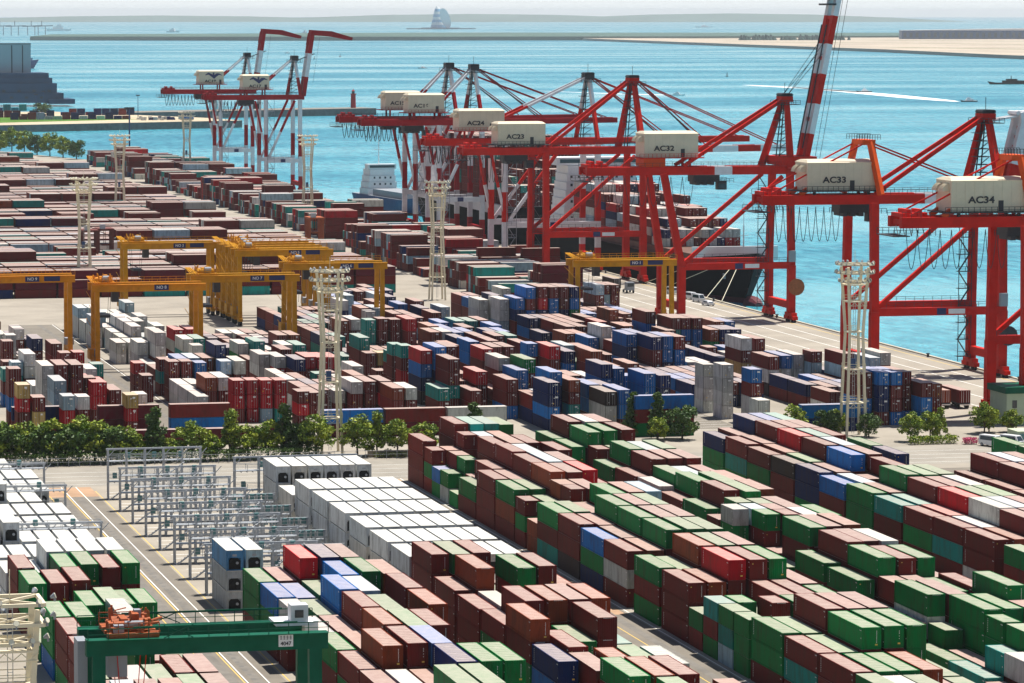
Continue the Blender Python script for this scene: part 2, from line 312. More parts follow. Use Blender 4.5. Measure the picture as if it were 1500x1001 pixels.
# ---------------------------------------------------------------- containers
# every stack: block, row, north end, length (4 = forty foot, 2 = twenty), tier height in cm, colours from the top down
CODE = "?morgtbnlwkyp"
BLOCKS = "LARBCDEF"
NEAR = [
(3,0,625.2,4,283,1,1,1),(3,0,612.2,2,255,1,4,1),(3,0,606,2,250,6,4),(3,0,599.7,2,258,4,9),(3,0,592.7,2,250,4),(3,0,586.1,4,280,4,1),
(3,0,573.1,4,280,1,1,1),(3,0,560.1,4,278,4,2,1),(3,0,547.1,2,250,1,4,1),(3,0,539.6,2,250,2,2),(3,0,533.4,4,278,4,1,5),(3,0,521,4,277,1,1,10),
(3,0,508,4,265,6,4,7),(3,0,495.5,4,268,1,9,1),(3,0,479.7,4,270,4,1,4),(3,0,466.2,4,270,1,1,1),(3,0,453.6,2,250,4,1),(3,0,447.1,2,250,5,1,4),
(3,0,440.6,2,250,4,5,8),(3,0,434,2,250,4,4,4),(3,0,427,4,268,4,4,1),(3,0,414,4,263,1,5,1),(3,0,401.4,4,262,1,1,1),(3,0,388.3,4,262,4,1,1),
(3,1,612.7,2,253,2,4,1),(3,1,605.7,2,252,1,1,1),(3,1,599.2,2,250,4,4,1),(3,1,586.1,4,280,1,1,1),(3,1,573.1,4,278,1,4,1),(3,1,560.6,4,278,4,1,1),
(3,1,547.6,4,250,4,1,1),(3,1,534.1,4,278,4,1,1),(3,1,520.5,4,275,1,1,1),(3,1,508.2,4,270,1,1,1),(3,1,495,4,272,2,1,1),(3,1,479.7,4,260,4,4,1),
(3,1,466.2,4,270,2,1,1),(3,1,447.1,2,250,4,1,1),(3,1,427.5,4,263,4,1,1),(3,1,414.4,4,260,4,1,1),(3,1,400.9,4,263,4,1,1),(3,1,387.8,4,253,9,1,1),
(3,2,625.2,4,285,1,1,1,1),(3,2,612.2,2,255,1,1,1,1),(3,2,596.2,4,280,1,1,1,1),(3,2,583.9,4,286,1,1,1,1),(3,2,571.6,4,279,1,1,1,1),(3,2,559.3,4,279,2,1,1,1),
(3,2,547,2,250,2,1,1,1),(3,2,540.8,2,250,1,1,1,1),(3,2,534.6,4,268,1,4,1),(3,2,521,4,275,4,1,1,1),(3,2,508.5,4,273,4,1,1,1),(3,2,495.5,4,273,4,1,1,1),
(3,2,480.2,4,273,2,1,1,1),(3,2,466.6,4,273,3,1,1,1),(3,2,454.3,4,278,4,1),(3,2,442,2,272,1,1,1),(3,2,427.5,4,269,1,1,1,1),(3,2,414.4,4,266,4,1,1,1),
(3,2,401.4,4,260,4,1,1),(3,2,388.3,4,250,4,1,1),(3,3,625.2,4,283,5,1,1,1),(3,3,612.9,4,251,8,1,1,1),(3,3,596.2,4,284,2,1,1,1),(3,3,583.9,4,281,8,1,1,1),
(3,3,571.6,4,281,8,1,1,1),(3,3,559.3,4,276,1,1,1,1),(3,3,547,4,250,1,1,1,1),(3,3,534.1,4,274,4,1,1,1),(3,3,521,4,276,1,1,1,1),(3,3,507.5,4,276,1,1,1,1),
(3,3,494.5,4,278,4,1,1,1),(3,3,480.2,4,273,4,1,1,1),(3,3,466.2,4,274,1,1,1,1),(3,3,453.9,4,273,1,1,1),(3,3,441.6,2,275,4,4,1),(3,3,427.5,4,269,1,1,1,1),
(3,3,414.4,4,268,4,1,1,1),(3,3,401.4,4,260,2,1,1),(3,4,625.7,4,281,5,1,1,1),(3,4,613.2,4,251,2,1,1,1),(3,4,596.2,4,283,1,1,1,1),(3,4,573.1,4,279,1,1,1,1),
(3,4,560.6,4,278,3,1,1,1),(3,4,548.3,4,290,4,1,1),(3,4,534.1,4,278,2,1,1,1),(3,4,521,4,275,4,1,1,1),(3,4,508,4,276,1,1,1,1),(3,4,494.5,4,276,4,1,1,1),
(3,4,480.2,4,273,1,1,1,1),(3,4,466.6,4,273,4,1,1,1),(3,4,454.3,4,273,1,1,1),(3,4,427.5,4,269,1,1,1,1),(3,4,414.4,4,268,4,4,4,1),(3,5,626.2,4,275,4,1,1,1),
(3,5,586.6,4,279,1,1,1,1),(3,5,558.1,4,282,1,1,1),(3,5,534.6,4,276,8,1,1,1),(3,5,462.1,4,275,1,1,1),(3,5,449.1,4,272,4,1,1),(4,0,624.7,4,282,4,1,1),
(4,0,611.7,4,283,4,1,1),(4,0,585.6,4,268,4,1,1),(4,0,572.1,4,278,1,4,1),(4,0,558.6,4,283,9,1,1),(4,0,546.1,4,258,1,1,1),(4,0,533.6,4,275,4,1,1),
(4,0,521,2,250,1,4,1),(4,0,514,2,250,9,4,1,1),(4,0,479.2,4,270,4,1,1),(4,0,465.6,4,260,4,1,1),(4,0,432,4,292,4),(4,0,419.7,4,292,5),
(4,0,407.4,4,250,1),(4,1,624.7,4,284,1,1,1,1),(4,1,611.7,4,274,4,1,1,1),(4,1,599.4,2,292,1,1,1),(4,1,585.6,4,279,4,1,1,1),(4,1,572.6,4,276,1,1,1,1),
(4,1,559.6,4,254,4,1,1,1),(4,1,547.1,4,266,4,1,1,1),(4,1,533.6,4,275,1,1,1,1),(4,1,521.3,2,250,4,1,1,1),(4,1,514,2,250,8,1,1,1),(4,1,507.8,2,250,4,1,1,1),
(4,1,493.5,4,273,4,1,1,1),(4,1,477.7,4,279,1,1,1,1),(4,1,465.4,4,270,4,1,1,1),(4,1,453.1,2,280,1,1,1),(4,1,446.9,4,292,4,9,1),(4,1,427,4,292,1),
(4,1,414.7,2,283,5,4),(4,1,408.4,4,292,9,1),(4,2,623.7,4,286,9,1,1,1),(4,2,611.4,4,280,4,1,1,1),(4,2,599.1,4,292,4,4,1),(4,2,585.1,4,276,8,1,1,1),
(4,2,572.6,4,278,1,1,1,1),(4,2,559.1,4,250,8,1,1,1),(4,2,544.1,4,275,4,1,1,1),(4,2,531.8,4,275,4,1,1,1),(4,2,519.5,2,250,4,1,1,1),(4,2,513.3,2,250,1,1,1,1),
(4,2,507.1,2,250,1,1,1,1),(4,2,495,4,271,1,1,1,1),(4,2,479.7,4,273,1,1,1,1),(4,2,465.2,4,266,1,1,1,1),(4,2,452.9,2,280,1,1,1),(4,2,446.7,4,292,1,1,1),
(4,2,434.4,4,292,4,4,4),(4,2,422,2,273,4,4,1),(4,2,414.9,2,273,4,4,1),(4,3,624.7,4,283,1,1,1,1),(4,3,610.2,4,286,1,1,1,1),(4,3,597.9,4,292,1,1,1),
(4,3,585.6,4,279,4,1,1,1),(4,3,571.6,4,280,1,1,1,1),(4,3,559.3,4,253,1,1,1,1),(4,3,547,4,269,2,1,1,1),(4,3,534.1,4,274,2,1,1,1),(4,3,521,4,250,1,1,1,1),
(4,3,508.7,4,250,9,1,1,1),(4,3,495,4,274,2,1,1,1),(4,3,479.7,4,271,9,1,1,1),(4,3,465.6,4,265,4,1,1,1),(4,3,453.3,4,265,4,1,1),(4,3,434.5,4,292,4,1,1),
(4,4,523.5,4,292,4,1,1),(4,4,511.2,4,250,4,1,1,1),(4,4,468.1,4,250,1,1,1),(4,4,453.2,4,283,1,1,1),(4,4,440.9,4,265,4,1,1,1),(4,4,428.6,4,292,1,1,1),
(5,0,623.2,4,260,7,4,4),(5,0,609.7,4,282,1,5,4),(5,0,597.2,4,270,1,4,1),(5,0,584.1,4,272,10,1,1),(5,0,571.1,4,277,7,7,4),(5,0,558.8,4,263,6,1,1),
(5,0,545.6,4,275,4,4,4),(5,0,532.6,4,267,5,1,1),(5,0,519.5,4,270,1,4,1),(5,0,507,4,273,1,5,1),(5,0,494.5,4,272,1,1,9),(5,0,478.7,4,268,4,1,1),
(5,1,623.2,4,280,1,1,1),(5,1,609.2,4,287,1,1,1),(5,1,596.9,4,283,2,1,1),(5,1,584.1,4,282,4,1,1),(5,1,570.6,4,280,1,1,1),(5,1,558.3,4,273,8,1,1),
(5,1,545.6,4,277,1,1,1),(5,1,532.6,4,272,5,1,1),(5,1,519.5,4,275,3,1,1),(5,1,506.5,4,275,9,1,1),(5,1,494,4,275,2,1,1),(5,2,623.2,4,274,7,1,1,1),
(5,2,610.2,4,278,1,1,1,1),(5,2,597.7,4,278,3,1,1,1),(5,2,584.6,4,278,1,1,1,1),(5,2,571.6,4,275,6,1,1,1),(5,2,557.1,2,270,1,1,1),(5,2,546.1,4,274,4,1,1,1),
(5,2,533.1,4,268,1,1,1,1),(5,2,520,4,271,3,1,1,1),(5,2,507,4,274,9,1,1,1),(5,2,494.7,4,271,1,1,1,1),(5,3,623.2,4,274,6,1,1,1),(5,3,610.2,4,278,1,1,1,1),
(5,3,596.2,4,280,5,1,1,1),(5,3,583.6,4,279,8,1,1,1),(5,3,571.3,4,278,1,1,1,1),(5,3,559,4,268,1,1,1,1),(5,3,545.6,4,274,4,1,1,1),(5,3,533.1,4,268,1,1,1,1),
(5,3,520,4,273,4,1,1,1),(5,3,507.5,4,273,8,1,1,1),(5,3,495,4,272,1,1,1,1),(5,4,623.2,4,274,5,1,1,1),(5,4,610.7,4,276,1,1,1,1),(5,4,597.2,4,279,1,1,1,1),
(5,4,546.1,4,274,4,1,1,1),(5,4,533.1,4,271,9,1,1,1),(5,4,520,4,273,4,1,1,1),(5,4,507.5,4,273,1,1,1,1),(6,0,611.2,4,250,4,1,1),(6,0,598.2,4,250,7,1,1),
(6,0,558.6,4,270,1,1,1),(6,0,545.6,4,273,1,1,1),(6,0,533.3,4,272,1,1,1),(6,0,521,4,272,4,1,1),(6,1,558.6,4,274,1,1,1,1),(6,1,546.1,4,273,1,1,1,1),
(6,1,533.8,4,272,3,1,1,1),(6,1,521,4,272,1,1,1,1),(6,2,558.6,4,274,8,1,1,1),(6,2,545.1,4,275,1,1,1,1),(6,2,532.8,4,272,4,1,1,1),(6,3,559.1,4,273,1,1,1,1),
(6,3,546.8,4,272,9,1,1,1),(7,0,622.6,4,272,4,3),(7,0,609.6,4,272,4,1),(1,0,477.5,4,277,4,4,1),(1,0,464,4,280,6,4,1),(1,0,450.5,2,280,9,1,1),
(1,0,438.4,4,272,9,4,1),(1,0,425.4,4,277,4,1,1),(1,0,412.4,4,277,1,4,1),(1,0,399.4,4,278,1,1,1),(1,1,478,4,277,1,1,1),(1,1,465,4,270,6,4,1),
(1,1,451.5,4,270,4,1,1),(1,1,438.4,4,273,1,1,1),(1,1,424.9,4,282,2,1,1),(1,1,412.4,4,273,2,1,1,1),(1,1,398.9,4,280,9,3,1),(1,2,478,4,281,3,1,1,1),
(1,2,464.5,4,282,4,1,1),(1,2,451.5,4,281,6,6,1,1),(1,2,437.9,4,281,1,1,1,1),(1,2,425.4,4,279,2,1,1,1),(1,2,411.9,4,280,1,1,1,1),(1,2,398.9,4,278,2,1,1),
(1,2,386.4,4,278,4,1,1,1),(1,3,477.5,4,284,7,1,1,1),(1,3,464.5,4,275,6,1,1,1),(1,3,451.5,4,274,8,7,1,1),(1,3,436.4,4,274,4,1,1,1),(1,3,424.1,4,278,4,1,1,1),
(1,3,411.8,4,279,6,1,1,1),(1,3,399.4,4,279,7,1,1,1),(1,3,386.4,4,278,4,1,1,1),(1,4,478,4,281,1,1,1,1),(1,4,464.5,4,283,4,4,1,1),(1,4,424.9,4,273,1,1,1,1),
(1,4,399.4,4,278,4,1,1,1),(1,5,464.5,4,275,2,1,1,1),(1,5,451.5,4,279,1,1,1,1),(1,5,438.4,4,279,2,1,1,1),(1,5,399.9,4,275,4,4,4,1),(2,0,479.2,4,275,1,1,1,1),
(2,0,465.6,4,275,1,1,1),(2,0,452.1,4,267,1,1,1),(2,0,439,4,273,1,4,1),(2,0,426,4,275,2,1,4,1),(2,0,413,4,273,7,6,1),(2,1,478.7,4,276,4,1,1,1),
(2,1,465.2,4,279,2,1,1,1),(2,1,452.1,4,277,9,1,1),(2,1,439.6,4,274,1,1,1,1),(2,1,419,4,292,1,1,1),(2,1,406.7,4,272,1,1,1),(2,1,392.9,4,250,4,1,1,1),
(2,1,380.6,4,292,1,1,1),(2,2,478.7,4,278,1,1,1,1),(2,2,439,4,276,2,1,1,1),(2,2,425.5,4,272,4,1,1),(2,2,406,4,292,2,1,1),(2,2,392.9,4,250,2,1,1,1),
(2,2,379.8,4,250,4,1,1,1),(2,3,465.6,4,274,4,1,1,1),(2,3,439.6,4,275,1,1,1,1),(2,3,426.5,4,271,1,1,1,1),(2,3,406,4,292,4,1,1),(2,3,392.9,4,250,1,1,1,1),
(2,4,465.6,4,278,1,1,1,1),(2,4,453.3,4,272,1,1),(2,4,439.6,4,275,2,1,1,1),(2,4,406,4,292,9,1,1),(2,5,465.2,4,277,2,1,1),(2,5,386.3,4,277,2,1,1),
(0,0,496,4,277,1,1,1),(0,0,482.3,4,275,4,4,1),(0,0,456.4,4,272,4,4,6),(0,0,441.7,4,282,1,1,4),(0,0,429,4,278,1,1,1),(0,1,481.8,4,278,1,1,1),
(0,1,455.4,4,272,4,1,1),(0,2,495,4,282,4,1,1),(0,2,481.3,4,290,1,1,1),(0,2,468.1,4,250,4,1,1),(0,2,425.8,4,255,9,1),(0,2,412.6,4,292,1,1),
(0,3,494.5,4,292,4,1,1),(0,3,470.1,4,252,4,1,1),(0,3,457.8,4,268,9,1,1),(0,3,443.2,4,272,4,1),(0,3,425.8,4,255,4,1),(0,3,412.6,4,292,2,1),
(0,4,493.5,4,280,1,1,1),(0,4,478.1,4,292,4,1),(0,4,452.2,4,292,1),(0,4,430,4,272,1,1),(0,4,416.8,4,272,4,1),(0,5,494.5,4,292,4,1,1),
(0,5,478.6,4,292,4,1),(0,5,452.2,4,292,4),(0,5,430,4,272,1,1),(0,5,416.8,4,272,1,1),(0,1,412.6,4,292,8,1)
]
# middle yard: west side, north end, length, tier height, colours
MIDL = [
(86.5,747.3,4,278,9,9,9,1),(89.3,745.5,4,285,1,1,1,1),(92.2,744.4,4,287,1,1,3,1),(98.3,768.5,4,272,9,9,1),(101.0,772.4,2,272,5,1,1),(97.4,799.5,2,272,1,3,1),
(100.5,800.2,2,272,3,1,1),(86.5,726.7,4,251,8,8,9,1),(94.8,738.2,2,292,1,1,1),(95.0,750.5,4,262,3,3,3),(97.6,748.2,4,245,3,3,1),(100.4,747.0,4,292,1,1),
(86.5,706.9,2,280,8,3,1),(89.9,710.6,2,261,9,1,1),(95.6,732.0,2,281,3,3,1),(99.6,710.6,2,265,11,3,1),(102.4,717.4,2,245,9,1,1),(95.0,838.6,4,282,7,1,1),
(97.9,825.8,4,280,1,1,1),(81.1,765.9,2,272,5,1,6),(78.5,730.4,2,292,1,1,6,1),(77.6,706.6,2,271,11,3,1,1),(80.4,705.1,2,282,1,11,1),(86.5,779.5,4,264,9,9,1,1),
(88.0,830.5,2,272,1,1,5),(90.4,846.1,2,272,9,9,1),(83.7,790.0,2,245,1,1,1),(83.9,774.3,2,290,8,5,1),(117.0,781.5,2,268,1,5,1),(117.0,768.6,2,292,1,1,1),
(119.8,768.7,2,292,1,1,1),(122.7,767.5,2,283,6,6,1),(119.8,781.8,4,290,6,1,1),(122.7,782.5,4,290,8,1,1),(125.5,781.4,4,292,2,1,1),(128.4,768.9,2,286,8,1,1),
(131.2,773.2,4,292,9,1,1),(128.4,782.3,4,287,7,1,1,1),(129.1,811.4,2,272,9,1,1),(119.8,742.9,4,279,2,1,1),(122.7,744.3,4,275,9,1,1),(123.8,726.4,2,292,3,3,1),
(126.7,726.6,2,292,3,3,3),(129.5,725.9,2,292,3,3,8),(132.3,725.3,2,292,3,3,5),(135.2,715.9,2,245,1,3,1),(125.3,765.6,2,292,9),(128.4,826.9,4,292,9,5,5),
(131.2,827.5,4,292,5,5,1),(131.2,858.4,4,272,3,9,1),(134.5,859.4,4,272,3,1,1),(117.0,820.8,4,292,9,9,1),(119.8,812.4,4,292,9,9,1,1),(111.3,781.2,2,245,3,1,1),
(111.3,768.8,2,292,1,1),(141.0,798.2,4,256,9,9,1),(143.5,792.0,4,256,9,3,1),(143.8,820.0,4,286,5,1,1),(146.7,802.3,4,277,1,1,1),(146.1,782.5,4,264,7,1,5),
(149.5,788.1,4,263,3,1,9),(146.7,855.1,4,245,9,1),(141.0,825.4,4,254,9,4,1),(152.4,837.4,4,278,1,1,1),(155.2,836.7,4,280,2,1,1),(149.5,815.5,4,269,9,9,1),
(152.4,814.4,4,270,5,9,1),(152.1,787.8,4,260,3,1,1),(154.8,788.0,4,258,3,1,1),(149.5,737.5,4,247,9,1,1),(152.4,737.8,4,248,1,1,1),(155.2,736.1,4,255,1,3,1),
(158.0,737.0,2,245,1,1),(160.9,737.2,2,245,5,1),(149.5,770.4,2,265,5,1),(152.0,771.7,2,271,1,9),(155.2,723.7,4,248,2,1,1),(158.0,724.2,4,245,9,1,1),
(155.2,764.1,4,268,9,1,1),(152.4,750.1,4,250,2,1,1),(187.7,910.4,4,272,2,1,1),(190.8,910.6,4,272,8,1,1),(194.0,911.2,4,272,1,1,1),(187.0,894.7,2,272,9,9,1),
(174.6,836.2,2,277,5,5,5,1),(177.4,835.5,2,285,1,1,1,1),(180.3,834.7,2,281,1,1,1,1),(183.1,836.2,4,292,3,1,1,1),(168.9,822.4,4,292,5,1,3),(174.8,875.1,4,272,2,1,1),
(178.4,878.3,4,272,9,1,1),(168.9,809.0,2,292,1,1),(171.7,809.4,2,292,11,1),(168.9,797.5,2,292,1),(168.9,771.3,2,274,5,1,3,3),(168.9,758.2,4,292,3,6,7,10),
(171.7,756.7,4,250,6,6,7,1,1),(174.6,758.4,4,248,1,1,1,1,1),(170.0,789.4,2,267,5,1,1),(169.5,783.3,2,254,5,1,1,1),(189.7,839.9,4,272,2,1,1),(192.6,840.4,4,272,9,9,1),
(177.4,768.9,4,292,2,1,1,1),(171.7,744.3,4,277,1,1,5,1),(177.4,743.0,4,282,3,1,1),(174.6,744.2,2,292,1,5),(180.3,741.1,4,245,1,1),(180.3,728.5,4,273,1,1,6),
(183.1,718.3,4,292,1,7),(185.9,719.8,2,292,8,5),(183.1,731.2,4,245,6,6,1,1),(185.6,713.3,4,278,6,7,7,7),(183.1,705.7,4,245,7,7,6,7),(188.3,709.2,4,246,2,1,5,1),
(193.0,711.9,4,286,6,6,1),(195.8,711.2,4,281,7,1,1),(193.0,698.8,4,281,10,9,9),(195.8,698.9,4,292,6,6,1),(182.9,745.7,4,275,9,1,1,1),(185.7,734.9,4,292,4,1,1,1),
(191.6,795.4,4,272,3,1,1),(192.8,813.8,4,272,6,6,1),(195.8,765.9,2,285,6,1,1,1),(198.7,763.7,4,288,3,1,1,1),(211.8,800.4,4,272,8,1,1),(201.5,761.5,4,264,7,6,1,1),
(214.3,794.6,4,272,2,1,1),(204.4,750.4,4,288,2,1,1,1),(202.2,827.3,4,272,1,1,1),(205.1,826.7,4,272,5,1,6),(202.6,868.5,4,272,5,1,1),(205.6,867.8,4,272,5,6,1),
(208.9,870.2,4,272,1,1,1),(208.3,854.5,4,272,6,1,1),(202.6,908.1,4,272,7,1,1),(202.4,893.5,4,272,1,1,1),(199.9,921.6,4,272,6,6,1),(202.1,945.8,4,272,7,7,1),
(208.5,910.2,4,272,8,6,1),(193.0,856.0,4,272,2,1,1),(204.5,762.9,4,272,4,1,1),(195.8,736.3,4,264,2,1,1),(198.7,734.6,4,262,9,1,1),(198.7,722.3,4,289,7,6,1,1),
(201.5,723.1,4,264,6,6,1,1),(204.4,710.2,4,268,6,6,1,1),(207.2,709.2,4,260,7,7,1,1),(204.4,719.4,2,292,6,6,1),(207.2,745.9,4,292,2,1,1),(214.3,756.4,4,272,2,1,1),
(223.4,891.0,4,292,6,7,1,1),(226.2,890.8,4,287,6,1,6,6,6),(229.1,889.9,4,292,1,3,7,1,1),(231.9,889.7,4,290,1,6,6,1,7),(234.8,890.6,4,289,1,1,7,6,1),(237.6,890.9,4,287,7,6,4,6,6),
(220.6,896.1,4,277,9,9,8,1),(217.7,905.9,4,255,9,9,8,1),(239.2,967.9,4,272,9,7,1),(221.7,835.9,4,252,2,1,1),(224.3,835.2,4,253,2,1,1),(223.4,821.4,4,260,6,7,1),
(226.8,833.9,4,292,2),(226.2,820.4,4,262,9,9,1,1),(236.2,859.5,4,272,3,1,1),(248.6,893.1,4,272,2,1,1),(239.1,846.8,4,272,2,1,1),(223.4,789.3,4,286,6,7,6,1),
(226.2,779.0,4,292,7,1,1,1),(229.1,780.3,4,292,6,6,7,6),(231.9,780.2,4,289,1,6,6,6),(234.8,779.9,4,292,9,9),(237.6,779.7,4,292,9,3),(223.4,725.1,2,255,9,9,9,9),
(223.7,713.1,2,282,9,9,9,9),(226.5,702.9,2,281,6,1,9,9),(226.2,696.7,2,279,9,9),(244.1,844.7,4,292,1,6,1,1),(246.9,832.8,4,278,1,5,6,1),(249.7,834.0,4,274,1,6,1,1),
(252.6,834.2,4,272,1,6,6,1),(241.2,877.6,4,292,1,1),(257.9,940.0,4,272,8,1,1,1),(269.4,974.8,4,272,1,8,1),(272.0,974.3,4,272,1,1,1),(244.3,828.6,4,285,1,7,1),
(255.2,829.1,4,283,2,4,1),(257.8,828.3,4,286,7,1,1),(260.5,828.5,4,284,7,1,1),(264.3,854.0,4,272,2,1,1),(266.9,853.6,4,272,6,1,1),(249.7,806.9,2,292,1,9),
(252.6,802.5,2,245,9,9),(246.9,778.5,4,277,9,1,11,9),(259.6,807.8,4,272,1,1,1),(246.9,759.2,4,292,1,9,10),(250.3,760.9,4,292,6,9,3),(253.7,762.6,4,292,9,9,9),
(258.8,756.7,4,292,7,6),(261.4,751.9,4,292,7,8),(256.3,752.0,2,245,1,8,8,1),(258.7,744.3,4,265,1,8,1,1),(263.9,742.0,4,245,8,5,1,1),(266.8,743.7,4,266,9,1,1,1),
(248.3,704.0,4,267,1,1,6,6),(251.2,701.9,4,272,6,7,7,1),(254.0,702.0,4,270,6,1,1,6),(256.8,704.3,4,265,1,1,1,6),(259.4,699.2,4,292,1,6,6),(262.2,701.1,4,277,2,1,1)
]
BX = {'L': 53.3, 'A': 83.3, 'R': 107.2, 'B': 139.2, 'C': 162.6, 'D': 193.6, 'E': 216.9, 'F': 249.0}
RP = 2.84
CW = 2.44
class Box: pass
boxes = []          # every standard container: x0, y1 (north end), z0, length, height, colour, axis, block, row, tier, n
def add_stack(x, y1, L, colors, h, axis='y', block=None, row=None, doors=False):
    n = len(colors)
    for i, c in enumerate(colors):
        b = Box(); b.x = x; b.y = y1; b.L = L; b.h = h; b.z = (n - 1 - i) * h; b.c = c; b.axis = axis; b.block = block; b.row = row; b.t = i; b.n = n; b.doors = doors
        b.x1 = x + (CW if axis == 'y' else L); b.y0 = y1 - (L if axis == 'y' else CW); boxes.append(b)
occ = {}
for bi, row, y, l, h, *cs in NEAR:
    L = 12.19 if l == 4 else 6.06; blk = BLOCKS[bi]; c = ''.join(CODE[q] for q in cs)
    add_stack(BX[blk] + RP * row, y, L, c, h / 100, 'y', blk, row)
    occ.setdefault((blk, row), []).append((float(y), L, len(c)))
# stacks hidden behind the ones above: lower, so that only slivers of them show
def gaps(blk, row, y0, y1, pal, nmax=2):
    o = sorted(occ.get((blk, row), []), reverse=True); y = y1
    def fill(a, b_):
        while a - b_ > 12.3:
            add_stack(BX[blk] + RP * row, a, 12.19, ''.join(rnd.choice(pal) for _ in range(nmax)), 2.6, 'y', None, row); a -= 13.0
        if a - b_ > 6.2: add_stack(BX[blk] + RP * row, a, 6.06, ''.join(rnd.choice(pal) for _ in range(nmax)), 2.6, 'y', None, row)
    for (yy, L, n) in o:
        if yy < y: fill(y, yy + .2)
        y = min(y, yy - L - .3)
    fill(y, y0)
PAL = 'mmmmoggggmbt'
for r in range(6):
    gaps('B', r, 360, 612, PAL); gaps('C', r, 372, 612, PAL); gaps('D', r, 430, 612, PAL)
    gaps('A', r, 345, 478, PAL); gaps('R', r, 345, 480, PAL); gaps('L', r, 320, 482, PAL, 1)
    if r < 4: gaps('E', r, 470, 500, PAL, 3)
for x, y, l, h, *cs in MIDL:
    add_stack(x, y, 12.19 if l == 4 else 6.06, ''.join(CODE[q] for q in cs), h / 100, 'y', 'mid', None, True)
# rest of the middle yard
foot = [(b.x, b.x1, b.y0, b.y) for b in boxes if b.block == 'mid' and b.z == 0]
def is_free(x0, x1, y0, y1): return not any(x0 < f[1] + .15 and f[0] < x1 + .15 and y0 < f[3] + .25 and f[2] < y1 + .25 for f in foot)
MPAL = {'M1': 'mmrwwm', 'M2': 'wwwwwm', 'M3': 'mmnmw', 'M4': 'mmntm', 'M5': 'nbmml', 'M6': 'bmnmm', 'M7': 'mmbnw'}
MX = {'M0': 63.4, 'M1': 86.5, 'M2': 117, 'M3': 141, 'M4': 168.9, 'M5': 193, 'M6': 223.4, 'M7': 246.9}
for blk, x0 in MX.items():
    for r in range(6):
        x = x0 + RP * r; y = {'M0': 745, 'M1': 800, 'M2': 812, 'M3': 880, 'M4': 945, 'M5': 985, 'M6': 950, 'M7': 955}[blk]
        while y > {'M7': 715, 'M5': 712, 'M6': 732}.get(blk, 735):
            L = 12.19
            if rnd.random() < .88 and is_free(x, x + CW, y - L, y):
                k = (3 if blk in ('M5', 'M6') and y > 790 and rnd.random() < .6 else 2) if rnd.random() < .8 else 1
                add_stack(x, y, L, ''.join(rnd.choice(MPAL.get(blk, 'mmyrt')) for _ in range(k)), 2.6, 'y', 'mid', None, True); foot.append((x, x + CW, y - L, y)); y -= 12.6
            else: y -= 2.5
# low pale stacks under the two nearest yellow gantries
for k in range(9):
    for r in range(6):
        x = 117.5 + 2.84 * r; y = 945 - 14.2 * k
        if y < 850 or rnd.random() < .08: continue
        n = rnd.choice([1, 2, 2, 3]) if r > 1 else rnd.choice([2, 3, 3])
        if is_free(x, x + CW, y - 12.19, y): add_stack(x, y, 12.19, ''.join(rnd.choice('wwwwwwl') for _ in range(n)), 2.6, 'y', 'mid', None, True); foot.append((x, x + CW, y - 12.19, y))
for k in range(6):
    for r in range(6):
        x = 86.0 + 2.84 * r; y = 925 - 13.2 * k
        if r > 3 and rnd.random() < .7: continue
        n = rnd.choice([1, 2, 2, 3])
        if is_free(x, x + CW, y - 12.19, y): add_stack(x, y, 12.19, ''.join(rnd.choice('wwwmmn') for _ in range(n)), 2.6, 'y', 'mid', None, True); foot.append((x, x + CW, y - 12.19, y))
for (x, y, n, c) in [(176, 946, 3, 'mmm'), (179, 946, 4, 'tmmm'), (182, 945, 3, 'nmm'), (185, 944, 3, 'lnm'), (188, 940, 3, 'wnm'), (168, 930, 2, 'rm'), (171, 930, 3, 'mrm'), (174, 930, 4, 'mmrm'), (177, 926, 2, 'bn')]:
    if is_free(x, x + CW, y - 12.19, y): add_stack(x, y, 12.19, c, 2.6, 'y', 'mid', None, True); foot.append((x, x + CW, y - 12.19, y))
# boxes set crosswise along the fence
for x, y, c in [(77.5, 712, 'nm'), (94.6, 711, 'pp'), (109.0, 711, 'mb'), (136.8, 694, 'bp'), (149.4, 694, 'mp'), (162.0, 694, 'wp'), (197.4, 683, 'bmg'), (232.4, 684, 'bn'),
                (96.5, 691, 'p'), (109.0, 691, 'p'), (121.5, 691, 'p')]:
    add_stack(x, y, 12.19, c, 2.72, 'x', 'mid', None, False)
# the far yard: long sides towards us, row behind row, gantry lanes between
for k in range(37):
    y0 = 1050 + 25 * k
    for cidx in range(15):
        x = 52 + 12.75 * cidx
        if x + 12.2 > 236 - max(0, (y0 - 1700)) * .06: continue
        base = 3 if (k * 7 + cidx // 3) % 5 else 4
        if (k in (3, 4) and cidx < 9) or k in (11, 12): base = 2 + (k + cidx) % 2
        if k == 11 and cidx > 5: base = 1
        for r in range(6):
            y = y0 + 2.9 * r + 2.44; h = base + rnd.choice([0, 0, 0, 0, -1, 0])
            if h < 1: continue
            tiers = h if r == 0 else min(h, 2)
            top = ''.join(rnd.choice('mmmmmmpmonwtlm') for _ in range(tiers))
            if k == 0: top = ('pmnp' if cidx < 6 else 'pmtm')[:tiers]
            zb = (h - tiers) * 2.62
            n0 = len(boxes); add_stack(x, y, 12.19, top, 2.62, 'x', 'far', None, False)
            for b in boxes[n0:]: b.z += zb
